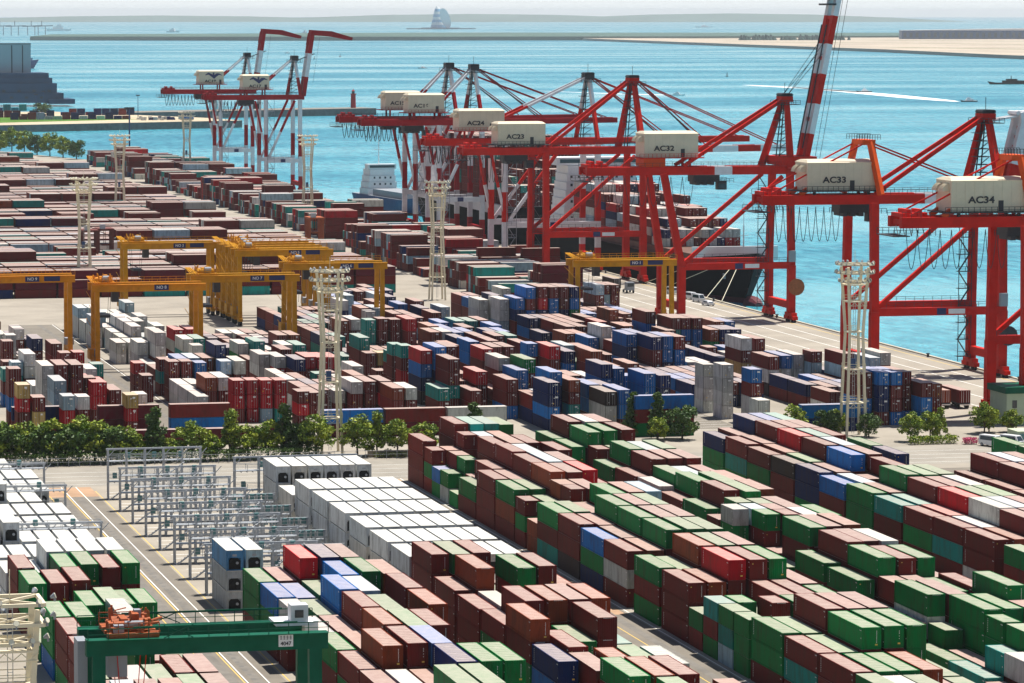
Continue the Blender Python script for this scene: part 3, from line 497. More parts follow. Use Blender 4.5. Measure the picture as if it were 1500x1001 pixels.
# taller stacks on the water side of the far yard
for k in range(40):
    y0 = 1010 + 24.5 * k
    for cidx in range(3):
        x = 259 + 12.8 * cidx - (7 if k < 9 else 0)
        if k < 3 and cidx == 2: continue
        if rnd.random() < .12: continue
        base = rnd.choice([2, 3, 3, 4])
        for r in range(6):
            h = max(1, base + rnd.choice([0, 0, -1, -1, 0, -2 if r < 2 else 0]))
            y = y0 + 2.9 * r + 2.44
            if is_free(x, x + 12.19, y - 2.44, y): add_stack(x, y, 12.19, ''.join(rnd.choice('mmmmmpmrtnwlm') for _ in range(h)), 2.62, 'x', 'far', None, False)

# cargo on the two big ships
def ship_cargo(x0, rows, y1, bays, zb, hs, pal):
    for k in range(bays):
        for r in range(rows):
            h = max(1, hs(k, r) + rnd.choice([0, 0, 0, -1])); n0 = len(boxes)
            add_stack(x0 + 2.52 * r, y1 - 13.4 * k, 12.19, ''.join(rnd.choice(pal) for _ in range(h)), 2.6, 'y', 'mid', None, True)
            for b in boxes[n0:]: b.z += zb
ship_cargo(320.2, 10, 1180, 8, 11.05, lambda k, r: [6, 6, 5, 5, 4, 4, 3, 2][k], 'mmmwnnrlwm')
ship_cargo(319.6, 14, 1382, 4, 13.45, lambda k, r: 9, 'mmmmmmmpmmt'); ship_cargo(319.6, 14, 1326, 5, 13.45, lambda k, r: [8, 7, 6, 5, 3][k], 'mmmmmmpmmt')
# which of them are things of their own: the ones that show largest, counted from the camera
tops = {}
for b in boxes:
    if b.block in BX: tops.setdefault((b.block, b.row), []).append(b)
def height_at(blk, row, ya, yb):
    return max([b.z + b.h for b in tops.get((blk, row), []) if b.y0 < yb - .5 and b.y > ya + .5] or [0])
scored = []
camv = Vector((0, 0, CH))
PX = lambda p: None
fwv = Vector((math.sin(CYAW) * math.cos(pitch), math.cos(CYAW) * math.cos(pitch), -math.sin(pitch))); rtv = Vector((math.cos(CYAW), -math.sin(CYAW), 0)); upv = rtv.cross(fwv)
def pix(p):
    d = Vector(p) - camv; z = d.dot(fwv); return CCX + CF * d.dot(rtv) / z, 500.5 - CF * d.dot(upv) / z
for b in boxes:
    if b.block not in BX: continue
    px, py = pix((b.x, b.y0, b.z + b.h)); px2, py2 = pix((b.x1, b.y0, b.z))
    if px > 1500 or px2 < 0 or py > 1000: continue
    D = b.y0; a = 0
    if b.t == 0: a += CW * b.L * .16
    west = height_at(b.block, b.row - 1, b.y0, b.y) if b.row > 0 else 0
    a += b.L * .22 * max(0, min(b.h, b.z + b.h - west))
    south = height_at(b.block, b.row, b.y0 - 4, b.y0 - 1)
    a += CW * max(0, min(b.h, b.z + b.h - south - .0))
    if a > .5: scored.append((a / D ** 2, b))
scored.sort(key=lambda s: -s[0])
single = [b for s, b in scored[:296]]
for b in single: b.single = True

# prototypes of the single container, 40 and 20 foot, 2.6 m high (scaled to the height wanted)
def container_parts(L):
    h = 2.6; p = .075
    body = MB(); body.box(p, CW - p, -L + .12, -.12, .16, h - .14)
    fr = MB()
    for x in (0, CW - .14):
        for y in (-L, -.16): fr.box(x, x + .14, y, y + .16, 0, h)
        fr.box(x + .012, x + .128, -L + .16, -.16, .012, .15); fr.box(x + .012, x + .128, -L + .16, -.16, h - .10, h - .008)
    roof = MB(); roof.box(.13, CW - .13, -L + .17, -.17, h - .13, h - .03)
    for k in range(int(L / 1.1)): roof.box(.3, CW - .3, -L + .5 + k * 1.1, -L + 1.0 + k * 1.1, h - .03, h - .012)
    fw = MB(); fw.box(.14, CW - .14, -L + .03, -L + .12, .12, h - .11)
    for k in range(8): fw.box(.2 + k * .27, .31 + k * .27, -L - .005, -L + .03, .2, h - .18)
    fw.box(.141, CW - .141, -L + .005, -L + .16, 0.004, .12); fw.box(.141, CW - .141, -L + .005, -L + .16, h - .11, h - .003)
    labs = []
    for v in range(4):
        g_ = random.Random(v + int(L)); lab = MB()
        if v != 2:
            for k in range(10):
                if g_.random() < .85: lab.box(CW - .60, CW - .53, -L - .012, -L - .002, h - .50 - k * .15, h - .41 - k * .15)
        else:
            for k in range(9): lab.box(.7 + k * .13, .79 + k * .13, -L - .012, -L - .002, h - .09, h - .03)
        for k in range(6):                          # code and company marks on the side
            if g_.random() < .8: lab.box(p - .016, p - .004, -L + .35 + k * .11, -L + .42 + k * .11, h - .46, h - .36)
        for k in range(8):
            if v in (0, 3): lab.box(p - .016, p - .004, -.85, -.72, h - .45 - k * .22, h - .33 - k * .22)
        lab.box(p - .016, p - .004, -L + .4, -L + .55, h - 1.1 - .3 * v, h - .95 - .3 * v)
        lab.mi = 1
        if v in (1, 3): lab.box(CW - .75, CW - .45, -L - .012, -L - .002, .45, .62)
        elif v == 0: lab.box(.35, .5, -L - .012, -L - .002, h - .6, h - .48)
        labs.append(lab.mesh("lettering_mesh", [label_mat, plate_mat]))
    dr = MB(); dr.box(.14, CW / 2 - .01, -.12, -.04, .12, h - .11); dr.box(CW / 2 + .01, CW - .14, -.12, -.04, .12, h - .11)
    dr.box(.141, CW - .141, -.16, -.01, 0.004, .12); dr.box(.141, CW - .141, -.16, -.01, h - .11, h - .003); dr.mi = 1
    for x in (.45, .85, 1.55, 1.98): dr.tube((x, -.02, .1), (x, -.02, h - .12), .025, 5)
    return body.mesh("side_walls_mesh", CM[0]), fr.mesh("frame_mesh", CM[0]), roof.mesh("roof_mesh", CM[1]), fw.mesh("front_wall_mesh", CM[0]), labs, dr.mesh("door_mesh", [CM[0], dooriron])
PROTO = {12.19: container_parts(12.19), 6.06: container_parts(6.06)}
BLK = {'L': 'under green gantry', 'A': 'right of green gantry', 'R': 'before white reefers', 'B': 'beside white reefers',
       'C': 'below leafy trees', 'D': 'left of parked vans', 'E': 'before parked vans', 'F': 'at right edge'}
BLK['C'] = 'below leafy trees'
bays = {}
for b in boxes:
    if b.block in BX: bays.setdefault((b.block, b.row), set()).add(round(b.y, 1))
bays = {k: sorted(v, reverse=True) for k, v in bays.items()}
for b in single:
    root = empty("shipping_container", (b.x, b.y, b.z + .012)); root.scale = (1, 1, (b.h - .02) / 2.6)
    me = PROTO[b.L]
    fq = rnd.uniform(.8, 1.15); colr = [c * fq * rnd.uniform(.96, 1.04) for c in CC[b.c]] + [1]
    for nm, m_ in zip(('side_wall', 'frame', 'roof', 'front_wall', 'lettering', 'door'), me):
        o = ob(nm, m_ if nm != 'lettering' else m_[rnd.randrange(4)], root); o.color = colr
    bay = bays[(b.block, b.row)].index(round(b.y, 1))
    tier = 'top' if b.t == 0 else ('bottom' if b.t == b.n - 1 else ['', 'second', 'third'][b.t])
    tag(root, "%s%s container %s its stack, %s row, %s bay, block %s" % (CN[b.c], ' short' if b.L < 7 else '', {'top': 'atop', 'bottom': 'under', 'second': 'second in', 'third': 'third in'}[tier], ORD[b.row], ORD[bay], BLK[b.block]), "container", "shipping containers stacked in the near yard")

# all the others, too many to be told apart, as one mass
mb = MB(); pat = random.Random(3)
for b in boxes:
    if getattr(b, 'single', False): continue
    fq = pat.uniform(.75, 1.15); cc = [c * fq * pat.uniform(.96, 1.04) for c in CC[b.c]] + [1]; mb.cc = tuple(cc); mb.mi = 0
    z0, z1 = b.z + .02, b.z + b.h - .02
    x0, x1, y0, y1 = b.x, b.x1, b.y0, b.y
    mb.face([(x0, y0, z0), (x1, y0, z0), (x1, y0, z1), (x0, y0, z1)]); mb.face([(x0, y1, z0), (x0, y0, z0), (x0, y0, z1), (x0, y1, z1)])
    mb.face([(x1, y0, z0), (x1, y1, z0), (x1, y1, z1), (x1, y0, z1)]); mb.face([(x1, y1, z0), (x0, y1, z0), (x0, y1, z1), (x1, y1, z1)])
    mb.face([(x0, y1, z0), (x1, y1, z0), (x1, y0, z0), (x0, y0, z0)])
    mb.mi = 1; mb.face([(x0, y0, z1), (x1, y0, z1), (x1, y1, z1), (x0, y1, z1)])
    if b.block == 'mid' or b.axis == 'x':
        pc = tuple(c * .45 for c in cc[:3]) + (1,)
        mb.mi = 0; mb.cc = pc
        for xx in (x0 - .004, x1 - .136): mb.box(xx, xx + .14, y0 - .012, y0 + .1, z0 - .002, z1 + .003)
        mb.box(x0 + .15, x1 - .15, y0 - .01, y0 + .05, z1 - .09, z1 + .002)
    if b.doors:           # door end: locking bars, gap between the leaves and white plates
        mb.cc = tuple(c * .35 for c in cc[:3]) + (1,); mb.box((x0 + x1) / 2 - .03, (x0 + x1) / 2 + .03, y0 - .02, y0, z0 + .1, z1 - .1)
        mb.mi = 2; mb.cc = (.5, .5, .5, 1)
        for q in (.42, .86, 1.52, 1.96): mb.box(x0 + q, x0 + q + .05, y0 - .05, y0 - .005, z0 + .1, z1 - .1)
        mb.mi = 3
        if pat.random() < .85:
            u = pat.uniform(1.25, 1.5); mb.box(x0 + u, x0 + u + pat.uniform(.35, .7), y0 - .06, y0 - .02, z1 - pat.uniform(.55, .75), z1 - .36)
        for q in range(pat.choice([1, 2, 3])):
            u = pat.uniform(.25, 2.0); v = pat.uniform(.4, 1.9); mb.box(x0 + u, x0 + u + pat.uniform(.1, .28), y0 - .06, y0 - .02, z0 + v, z0 + v + pat.uniform(.1, .22))
        if pat.random() < .5:
            mb.mi = 4; u = pat.uniform(.3, 1.9); mb.box(x0 + u, x0 + u + .16, y0 - .06, y0 - .02, z0 + .5, z0 + .75)
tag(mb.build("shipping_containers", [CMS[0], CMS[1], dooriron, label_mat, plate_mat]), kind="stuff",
    label="far stacks of maroon, blue and teal containers filling the yard up to the water", cat="containers")
# ---------------------------------------------------------------- refrigerated containers and their racks
def reefer_parts():
    h = 2.9; L = 12.19; p = .06
    b = MB(); b.box(p, CW - p, -L + .45, -.06, .1, h - .1)
    for x in (0, CW - .13):
        for y in (-L, -.14): b.box(x, x + .13, y, y + .14, 0, h)
    rf = MB(); rf.box(.02, CW - .02, -L + .04, -.02, h - .095, h - .01)
    u = MB(); u.box(.13, CW - .13, -L + .12, -L + .45, 1.8, h - .1); u.box(.14, .36, -L + .13, -L + .44, .1, 1.8); u.box(CW - .36, CW - .14, -L + .13, -L + .44, .1, 1.8)
    u.box(.131, CW - .131, -L + .02, -L + .44, 0.004, .12)
    u.mi = 1; u.box(.36, CW - .36, -L + .3, -L + .46, .12, 1.35); u.hexa([(.36, -L + .3, 1.35), (CW - .36, -L + .3, 1.35), (CW - .36, -L + .46, 1.35), (.36, -L + .46, 1.35), (.75, -L + .3, 1.75), (CW - .75, -L + .3, 1.75), (CW - .75, -L + .46, 1.75), (.75, -L + .46, 1.75)]); u.tube((.85, -L + .12, .9), (.85, -L + .3, .9), .28, 12)
    u.box(1.3, 1.8, -L + .15, -L + .3, .2, .7); u.mi = 2; u.tube((1.6, -L + .14, 1.05), (1.6, -L + .3, 1.05), .2, 10); u.box(.9, 1.5, -L + .1, -L + .12, 2.0, 2.3)
    return b.mesh("reefer_body", M_reef), rf.mesh("reefer_roof", M_reefroof), u.mesh("reefer_unit", [M_reef, M['black'], M['grey']])
M_reef = container_mat("reefer_paint", False, False); M_reefroof = mat("reefer_roof_white", (.62, .605, .56), .5, .35, .14, .8)
RPROTO = reefer_parts()
def reefer(x, y, z, c, label, group):
    r = empty("refrigerated_container", (x, y, z + .012)); r.scale = (1, 1, .993)
    fq = rnd.uniform(.88, 1.06); cl = [v * fq for v in c] + [1]
    for nm, me in zip(('body', 'roof', 'refrigeration_unit'), RPROTO):
        o = ob(nm, me, r); o.color = cl
    tag(r, label, "reefer", group); return r
def tname(i, n): return 'atop' if i == n - 1 else ('at foot of' if i == 0 else 'midway up')
WHITES = [(.62, .63, .62), (.55, .58, .58), (.60, .58, .53), (.50, .53, .55), (.66, .66, .64)]
bayY = [594.1, 565.3, 550.9, 537.1, 521.8, 507.0, 492.8]
for bi, y in enumerate(bayY):
    for r in range(6):
        n = 3
        for t in range(n):
            if t < n - 1 and r > 0 and not (bi == 0): continue
            reefer(107.2 + 2.74 * r, y, t * 2.9, rnd.choice(WHITES) if r else rnd.choice(WHITES[1:]), "white reefer %s its stack, %s row of %s bay in big reefer block" % (tname(t, n), ORD[r], ORD[bi]), "white reefers in the big reefer block")
for r in (0,):
    for t in range(2): reefer(107.2, 579.9, t * 2.9, WHITES[2], "beige reefer %s the lone pair beside the rack stairs" % ('atop' if t else 'at foot of'), "white reefers in the big reefer block")
Lb = [(625, 3, 4), (610, 2, 6), (595.5, 2, 6), (581, 3, 3), (566.5, 2, 6), (552, 2, 6), (537.5, 3, 2), (522.5, 2, 6), (507.5, 3, 6)]
for bi, (y, n, k) in enumerate(Lb):
    for r in range(6):
        nn = n if r < k else 2
        if bi in (0, 3) and r == 5: nn = 1
        if bi == 8 and r < 2: nn = 2
        reefer(53.0 + 2.84 * r, y, (nn - 1) * 2.9, rnd.choice(WHITES), "white reefer on top, %s row of %s bay in left edge reefer block" % (ORD[r], ORD[bi]), "reefers at the left edge")
        if nn > 1: reefer(53.0 + 2.84 * r, y, (nn - 2) * 2.9, rnd.choice(WHITES), "white reefer under the top one, %s row of %s bay, left edge reefers" % (ORD[r], ORD[bi]), "reefers at the left edge")
for i, (x, c) in enumerate([(83.4, (.10, .28, .50)), (86.2, (.40, .55, .60))]):
    for t in range(3):
        reefer(x, 503.5, t * 2.9, c if t == 2 else (.38, .42, .44), ["grey reefer at foot of %s stack beside the last empty rack", "grey reefer midway up the %s stack beside the last empty rack", "%s reefer on top of its stack beside the last empty rack"][t] % (["left", "right"][i] if t < 2 else ["blue", "pale blue"][i]), "reefers by the racks")

def rack(x0, x1, y, h, label, group, tiers=(3.1, 6.4)):
    r = empty("reefer_rack", (x0, y, 0)); W = x1 - x0
    n = 6; fr = MB()
    for i in range(n):
        x = W * i / (n - 1); p = MB()
        for yy in (0, -1.3): p.beam((x, yy, 0), (x, yy, h), .22)
        if i == 0: p.beam((x, 0, .2), (x, -2.6, .1), .2)
        p.build("post", M['grey'], r)
    for z in tiers:
        p = MB(); p.box(-.1, W + .1, -1.5, .2, z - .12, z); 
        for k in range(int(W / 1.0)): p.box(k * 1.0, k * 1.0 + .12, -1.5, .2, z - .3, z - .121)
        p.build("walkway", M['grey'], r)
        q = MB(); q.rail((0, .2, z), (W, .2, z), 1.05, 2.0, .035); q.rail((0, -1.5, z), (W, -1.5, z), 1.05, 2.0, .035); q.build("railing", M['grey'], r)
    top = MB(); top.beam((-.3, -.6, h), (W + .3, -.6, h), .3)
    for i in range(n): top.beam((W * i / (n - 1), -.6, h - 1.4), (W * i / (n - 1) + 1.2, -.6, h - .1), .12)
    top.build("top_beam", M['grey'], r)
    for q, (xa, za) in enumerate(((.3, 0), (W * .55, 3.1))[:len(tiers)]):
        st = MB(); st.beam((xa, -2.1, za + .1), (xa + 4.3, -2.1, za + 3.2), .5, .14)
        for k in range(9): st.box(xa + k * .48, xa + .3 + k * .48, -2.5, -1.8, za + .3 + k * .34, za + .36 + k * .34)
        st.build("stairs", M['grey'], r)
    for k in range(7):
        s = MB(); s.box(W * (k + .5) / 7 - .35, W * (k + .5) / 7 + .35, -1.1, -.5, (tiers[k % len(tiers)]) + .5, tiers[k % len(tiers)] + 1.4)
        s.build("socket_box", M['greygreen'], r)
    tag(r, label, "reefer rack", group); return r
for k in range(8):
    h = 8.6 if k == 0 else 7.2
    rack(83.2, 99.3, 612.2 - 14.9 * k, h, ("tall empty steel reefer rack nearest the hedge, left of the white reefers" if k == 0 else
         ["", "second", "third", "fourth", "fifth", "sixth", "seventh", "last and nearest"][k] + " empty grey steel reefer rack, counted from the hedge"), "empty reefer racks", (3.1, 6.6) if k == 0 else (3.1, 6.0))
rack(102.6, 123.5, 596.5, 8.6, "steel reefer rack behind the tallest white reefers beside the hedge", "reefer racks against the white reefers")
for k, y in enumerate([580.6, 566.2, 551.5, 537.8, 523]):
    rack(98.5 + .7, 106.3, y - .2, 4.4, "low steel rack platform left of the white reefers, %s from the hedge" % ORD[k], "reefer racks against the white reefers", (3.1,))
for k, y in enumerate([611.5, 582.3, 538.6]):
    rack(52, 72.0, y - .6, 6.6, "steel rack among the white reefers at the left edge, %s from the hedge" % ORD[k], "reefer racks at the left edge", (3.0, 5.9))

# ---------------------------------------------------------------- ship-to-shore cranes
XL, XW = 282.0, 313.0
def striped(mb, a, b, w, h, segs, c0, c1):
    a = Vector(a); b = Vector(b); t = 0
    tot = sum(segs)
    for i, s in enumerate(segs):
        mb.mi = c0 if i % 2 == 0 else c1
        mb.beam(a.lerp(b, t / tot), a.lerp(b, (t + s) / tot), w, h); t += s
    mb.mi = 0
def sts_crane(Y, name, label, stripe=False, boom='goose', zg=40.0, mini=False, slant=False, house=(267.5, 284.5), back=25.0, boomlen=50.0, redm='red', apexz=60.0, logo=False, xl=XL):
    root = empty("ship_to_shore_crane", (xl, Y, 0)); red = M[redm]; MS = [red, M['white'], M['dark'], M['orange']]
    G = XW - xl; hw = 9.6; zs = 15.4
    P = lambda X, y, z: (X - xl, y, z)
    legs = []
    for xi, X in enumerate((xl, XW)):
        for s in (-1, 1):
            mb = MB()
            topX = X - (4.5 if (slant and xi == 0) else 0); topy = s * (hw - (2.0 if slant else .8))
            if stripe: striped(mb, P(X, s * hw, 2.4), P(topX, topy, zg), 1.7, 1.7, [5, 8, 9, 14], 0, 1)
            else: mb.beam(P(X, s * hw, 2.4), P(X, s * hw, zs), 2.0, 1.9); mb.beam(P(X, s * hw, zs - .01), P(topX, topy, zg + .3), 1.8, 1.7)
            mb.build("leg", MS, root)
            bg_ = MB()
            for k in (-1, 1):
                bg_.box(X - xl - .7, X - xl + .7, s * hw + k * 2.3 - 1.7, s * hw + k * 2.3 + 1.7, .75, 1.7)
                bg_.mi = 2
                for q in (-1, 1): bg_.tube((X - xl - .3, s * hw + k * 2.3 + q * .9, .42), (X - xl + .3, s * hw + k * 2.3 + q * .9, .42), .42, 10)
                bg_.mi = 0
            bg_.box(X - xl - .8, X - xl + .8, s * hw - 2.9, s * hw + 2.9, 1.701, 2.6)
            bg_.build("bogie", MS, root)
    # sill and portal beams
    for X in (xl, XW):
        mb = MB(); mb.beam(P(X, -hw, 4.6), P(X, hw, 4.6), 1.5, 1.9)
        mb.build("sill_beam", MS, root)
    for s in (-1, 1):
        mb = MB()
        if stripe: mb.mi = 1
        mb.beam(P(xl + .9, s * hw, zs), P(XW - .9, s * hw, zs), 1.5, 1.8)
        mb.build("portal_beam", MS, root)
        r = MB(); r.rail(P(xl + 1, s * (hw - .8), zs + .9), P(XW - 1, s * (hw - .8), zs + .9), 1.1, 2.2, .04); r.build("handrail", M['dark'], root)
        d = MB()
        if stripe: striped(d, P(xl + 1, s * hw, zs + 1), P(XW - (12 if G > 20 else 2.5), s * (hw - .8), zg - .5), 1.0, 1.0, [12, 14], 1, 0)
        else: d.beam(P(xl + .5, s * hw, zs + .8), P(XW - 2.5, s * (hw - .9), zg - .6), 1.0, 1.0)
        d.build("brace", MS, root)
        if stripe:
            d = MB(); striped(d, P(xl - 5, s * (hw - .8), zg - .5), P(xl + .4, s * hw, zs + 1), .9, .9, [14, 12], 0, 1); d.build("brace", MS, root)
    sg = MB(); sg.box(G * .55 - 2.2, G * .55, -hw - .83, -hw - .77, zs - .75, zs + .75); sgo = sg.build("sign_board", M['navy'], root)
    if not stripe:
        sg2 = MB(); sg2.box(G * .55 + .6, G * .55 + 4.6, -hw - .83, -hw - .77, zs - .55, zs + .55); sg2.build("sign_board", M['white'], root)
    # trolley girder
    x0 = xl - back; x1 = XW + 3
    g = MB()
    for s in (-1, 1):
        if stripe or name in ('33',):
            striped(g, P(x0, s * 3.4, zg + .9), P(x1, s * 3.4, zg + .9), 1.4, 2.2, [back + G * .45, G * .3, G * .25 + 3], 0, 1 if not stripe else 0)
        elif name == '32': striped(g, P(x0, s * 3.4, zg + .9), P(x1, s * 3.4, zg + .9), 1.4, 2.2, [back + G * .35, G * .16, G * .49 + 3], 0, 1)
        else: g.beam(P(x0, s * 3.4, zg + .9), P(x1, s * 3.4, zg + .9), 1.4, 2.2)
    for k in range(7): xx = x0 + 1 + (x1 - x0 - 2) * k / 6; g.beam(P(xx, -3.4, zg + .9), P(xx, 3.4, zg + .9), .7, .9)
    g.build("girder", MS, root)
    ra = MB()
    for s in (-1, 1): ra.rail(P(x0, s * 4.3, zg + 2.0), P(x1, s * 4.3, zg + 2.0), 1.1, 2.0, .04)
    ra.box(x0 - xl - 2.0, x0 - xl + 1.5, -5, 5, zg - 1.9, zg - 1.7)
    for s in (-1, 1): ra.rail(P(x0 - 2, s * 5, zg - 1.7), P(x0 + 7, s * 5, zg - 1.7), 1.2, 1.2, .05)
    for k in range(6): ra.beam(P(x0 - 1 + k * 1.4, -5, zg - 1.7), P(x0 - 1 + k * 1.4, -3.4, zg + .5), .12)
    ra.build("walkway", M['dark'], root)
    ha = MB()                                   # hoist sheave group at the girder's land end
    for k in range(5): ha.box(x0 - xl + .3 + k * 1.3, x0 - xl + 1.2 + k * 1.3, -3 + k * .3, 3 - k * .4, zg + 2.01, zg + 2.8 + (k % 2) * .8)
    ha.build("sheave_gear", MS, root)
    # machinery house
    hx0, hx1 = house; hz = zg + (4.6 if slant or stripe else 3.0)
    h = MB(); h.box(hx0 - xl, hx1 - xl, -4.3, 4.3, hz, hz + 6.4)
    h.mi = 1
    for k in range(8): h.box(hx0 - xl + 1 + k * 2, hx0 - xl + 1.05 + k * 2, -4.33, -4.3, hz + .2, hz + 6.2)
    h.mi = 2; h.box(hx0 - xl + 10.2, hx0 - xl + 11.3, -4.36, -4.31, hz + .1, hz + 2.3)
    hob = h.build("machinery_house", [M['cream'], mat("cream_seam", (.52, .46, .34), .6) if 'cream_seam' not in bpy.data.materials else bpy.data.materials['cream_seam'], M['dark']], root)
    rfm = MB(); rfm.hexa([(hx0 - xl - .15, -4.5, hz + 6.4), (hx1 - xl + .15, -4.5, hz + 6.4), (hx1 - xl + .15, 4.5, hz + 6.4), (hx0 - xl - .15, 4.5, hz + 6.4),
                          (hx0 - xl + .5, -2.4, hz + 7.0), (hx1 - xl - .5, -2.4, hz + 7.0), (hx1 - xl - .5, 2.4, hz + 7.0), (hx0 - xl + .5, 2.4, hz + 7.0)])
    rfm.build("roof", M['cream'], hob)
    for s in (-1.9, 1.9):
        v = MB(); n = 8
        for k in range(n):
            a0 = math.pi / 2 * k / n; a1 = math.pi / 2 * (k + 1) / n
            v.box(hx0 - xl - 1.5 * math.cos(a1), hx0 - xl, s - 1.2, s + 1.2, hz + 4.2 + 1.6 * math.sin(a0), hz + 4.2 + 1.6 * math.sin(a1))
        v.build("vent_hood", M['cream'], hob)
    to = text_part("number_lettering", "AC" + name, 1.9, ((hx0 + hx1) / 2 - xl + (-2.0 if not logo else -.5), -4.42, hz + (2.4 if not logo else 1.5)), M['dark'], hob, bold=.055); to.scale = (1.25, 1, 1)
    if logo:
        lg = MB(); pts = [(-4, 4.6, .2), (-2.4, 5.3, .5), (-.8, 4.3, .7), (.4, 3.6, .9), (1.6, 4.6, .8), (2.8, 5.0, .4), (4.4, 4.4, .1)]
        for (a, za, wa), (b_, zb, wb) in zip(pts, pts[1:]):
            o_ = (hx0 + hx1) / 2 - xl + 1; lg.hexa([(o_ + a, -4.42, hz + za - wa), (o_ + b_, -4.42, hz + zb - wb), (o_ + b_, -4.36, hz + zb - wb), (o_ + a, -4.36, hz + za - wa), (o_ + a, -4.42, hz + za + wa), (o_ + b_, -4.42, hz + zb + wb), (o_ + b_, -4.36, hz + zb + wb), (o_ + a, -4.36, hz + za + wa)])
        lg.box(o_ - .3, o_ + .5, -4.42, -4.36, hz + 4.6, hz + 5.8)
        lg.build("wave_emblem", M['navy'], hob)
    hr = MB()
    for s in (-5.0,): hr.rail(P(hx0 - 1.5, s, hz - .1), P(hx1 + 1.5, s, hz - .1), 1.1, 1.2, .045)
    hr.box(hx0 - xl - 1.6, hx1 - xl + 1.6, -5.1, 5.1, hz - .25, hz - .02)
    for xx in (hx0 + 2, hx1 - 2):
        for s in (-3.4, 3.4): hr.beam(P(xx, s, zg + 2.0), P(xx, s, hz - .2), .6)
    hr.build("platform", MS[0] if (slant or stripe) else M['dark'], root)
    # apex frame over the water side, stays
    ax = XW - (1.0 if not slant else -.8)
    for s in (-1, 1):
        a = MB()
        if stripe: striped(a, P(XW - 3.5 if s > 0 else XW + 1, s * 5.2, zg + 1.5), P(ax, s * 1.4, apexz), 1.1, 1.1, [9, 9], 0, 1)
        else: a.beam(P(XW - 1.5 - s * 2.2, s * 6.2, zg + 1.5), P(ax, s * 1.6, apexz), 1.7, 1.6, 1.3, 1.2)
        a.build("apex_leg", MS, root)
    t = MB(); t.box(ax - xl - 1.6, ax - xl + 1.6, -2.4, 2.4, apexz - .6, apexz + .8); t.mi = 2
    for k in range(5): t.tube((ax - xl - 1.2 + k * .6, -2.2, apexz + 1.2), (ax - xl - 1.2 + k * .6, 2.2, apexz + 1.2), .5, 8)
    t.box(ax - xl - 3, ax - xl + 3.5, -3, 3, apexz - 1.5, apexz - 1.35)
    for y_ in (-3, 3): t.rail(P(ax - 3, y_, apexz - 1.35), P(ax + 3.5, y_, apexz - 1.35), 1.1, 1.2, .05)
    t.beam(P(ax, 0, apexz), P(ax, 0, apexz + 4.5), .12)
    t.build("apex_head", MS if not stripe else [M['dark']] * 4, root)
    ld = MB()
    for s in (-1.6, 1.6): ld.beam(P(ax - 2, s, zg + 2), P(ax - .5, s * .6, apexz - 1), .25)
    for k in range(8): zz = zg + 3 + (apexz - zg - 5) * k / 8; ld.beam(P(ax - 2.2, -2.2, zz), P(ax + 1.8, 2.2, zz + 1.6), .15); ld.box(ax - xl - 2.6, ax - xl + 1.0, -2.4, 2.4, zz, zz + .12)
    ld.build("ladder_tower", M['dark'], root)
    for s in (-1, 1):
        b_ = MB(); end = P(xl + 2.0, s * 4.0, zg + 2.2)
        if stripe: striped(b_, P(ax - 1, s * 1.8, apexz), P(house[1] - 1 if True else 0, s * 3.6, hz + 3.5), .75, .75, [11, 5], 1, 0)
        else: b_.beam(P(ax - 1, s * 1.8, apexz), end, .85, .9)
        b_.build("backstay", MS, root)
    if mini:                                      # small frame over the land-side legs with thin stays
        mz = zg + 14.0
        for s in (-1, 1):
            a = MB(); a.mi = 3; a.beam(P(xl + (2.6 if s < 0 else -2.2), s * 6, zg + 2), P(xl + (1.5 if s < 0 else .2) - .6, s * 3.2, mz), 1.3, 1.2); a.build("mast_leg", MS, root)
            st = MB(); st.beam(P(xl, s * 3.2, mz), P(x0 + 2.0, s * 3.8, zg + 2.4), .32); st.build("stay", MS, root)
            st = MB(); st.beam(P(xl + .6, s * 3.2, mz), P(XW - 3, s * 3.8, zg + 3.6), .36); st.build("stay", MS, root)
            st = MB(); st.mi = 3; st.beam(P(x0 + 9, s * 3.4, zg + 2), P(x0 + 15, s * 3.4, zg + 6.5), 1.0); st.build("strut", MS, root)
        c = MB(); c.mi = 3; c.box(-1.2, 2.0, -3.6, 3.6, mz - .7, mz + .5); c.mi = 2
        for y_ in (-3.4, 3.4): c.rail((-2.5, y_, mz + .5), (3.2, y_, mz + .5), 1.2, .6, .05)
        c.build("mast_head", MS, root)
    # boom
    bm = MB()
    if boom == 'down':
        for s in (-1, 1): striped(bm, P(x1, s * 3.0, zg + .9), P(x1 + boomlen, s * 3.0, zg + 1.4), 1.1, 1.9, [8, 7, 8, 9, 8, 10] if not stripe else [20, 30], 0, 1 if not stripe else 0)
        for k in range(9): xx = x1 + 1 + (boomlen - 1.5) * k / 8; bm.beam(P(xx, -3, zg + 1.1), P(xx, 3, zg + 1.1), .5, .7)
        bm.build("boom", MS, root)
        for s in (-1, 1):
            for f in (.45, .92):
                st = MB(); st.beam(P(ax + 1, s * 1.8, apexz), P(x1 + boomlen * f, s * 3.2, zg + 2.4), .34); st.build("forestay", MS, root)
        cb = MB()
        for k in range(4): cb.beam(P(ax + 1, -1 + k * .6, apexz + .6), P(x1 + boomlen * .40, -1 + k * .6, zg + 2.8), .13)
        cb.build("hoist_rope", M['dark'], root)
    elif boom == 'up':
        a0 = Vector(P(XW + 6.0, 0, zg + 3.5)); a1 = Vector(P(XW + 16.5, 0, zg + 56))
        for s in (-2.6, 2.6):
            o_ = Vector((0, s, 0)); striped(bm, a0 + o_, a1 + o_, 1.5, 2.2, [7.5, 8.5, 8.5, 8.5, 8, 14], 0, 1)
        for k in range(10): q = a0.lerp(a1, k / 9.5); bm.beam(q + Vector((0, -2.6, 0)), q + Vector((0, 2.6, 0)), 1.0)
        bm.build("boom", MS, root)
        gr = MB()
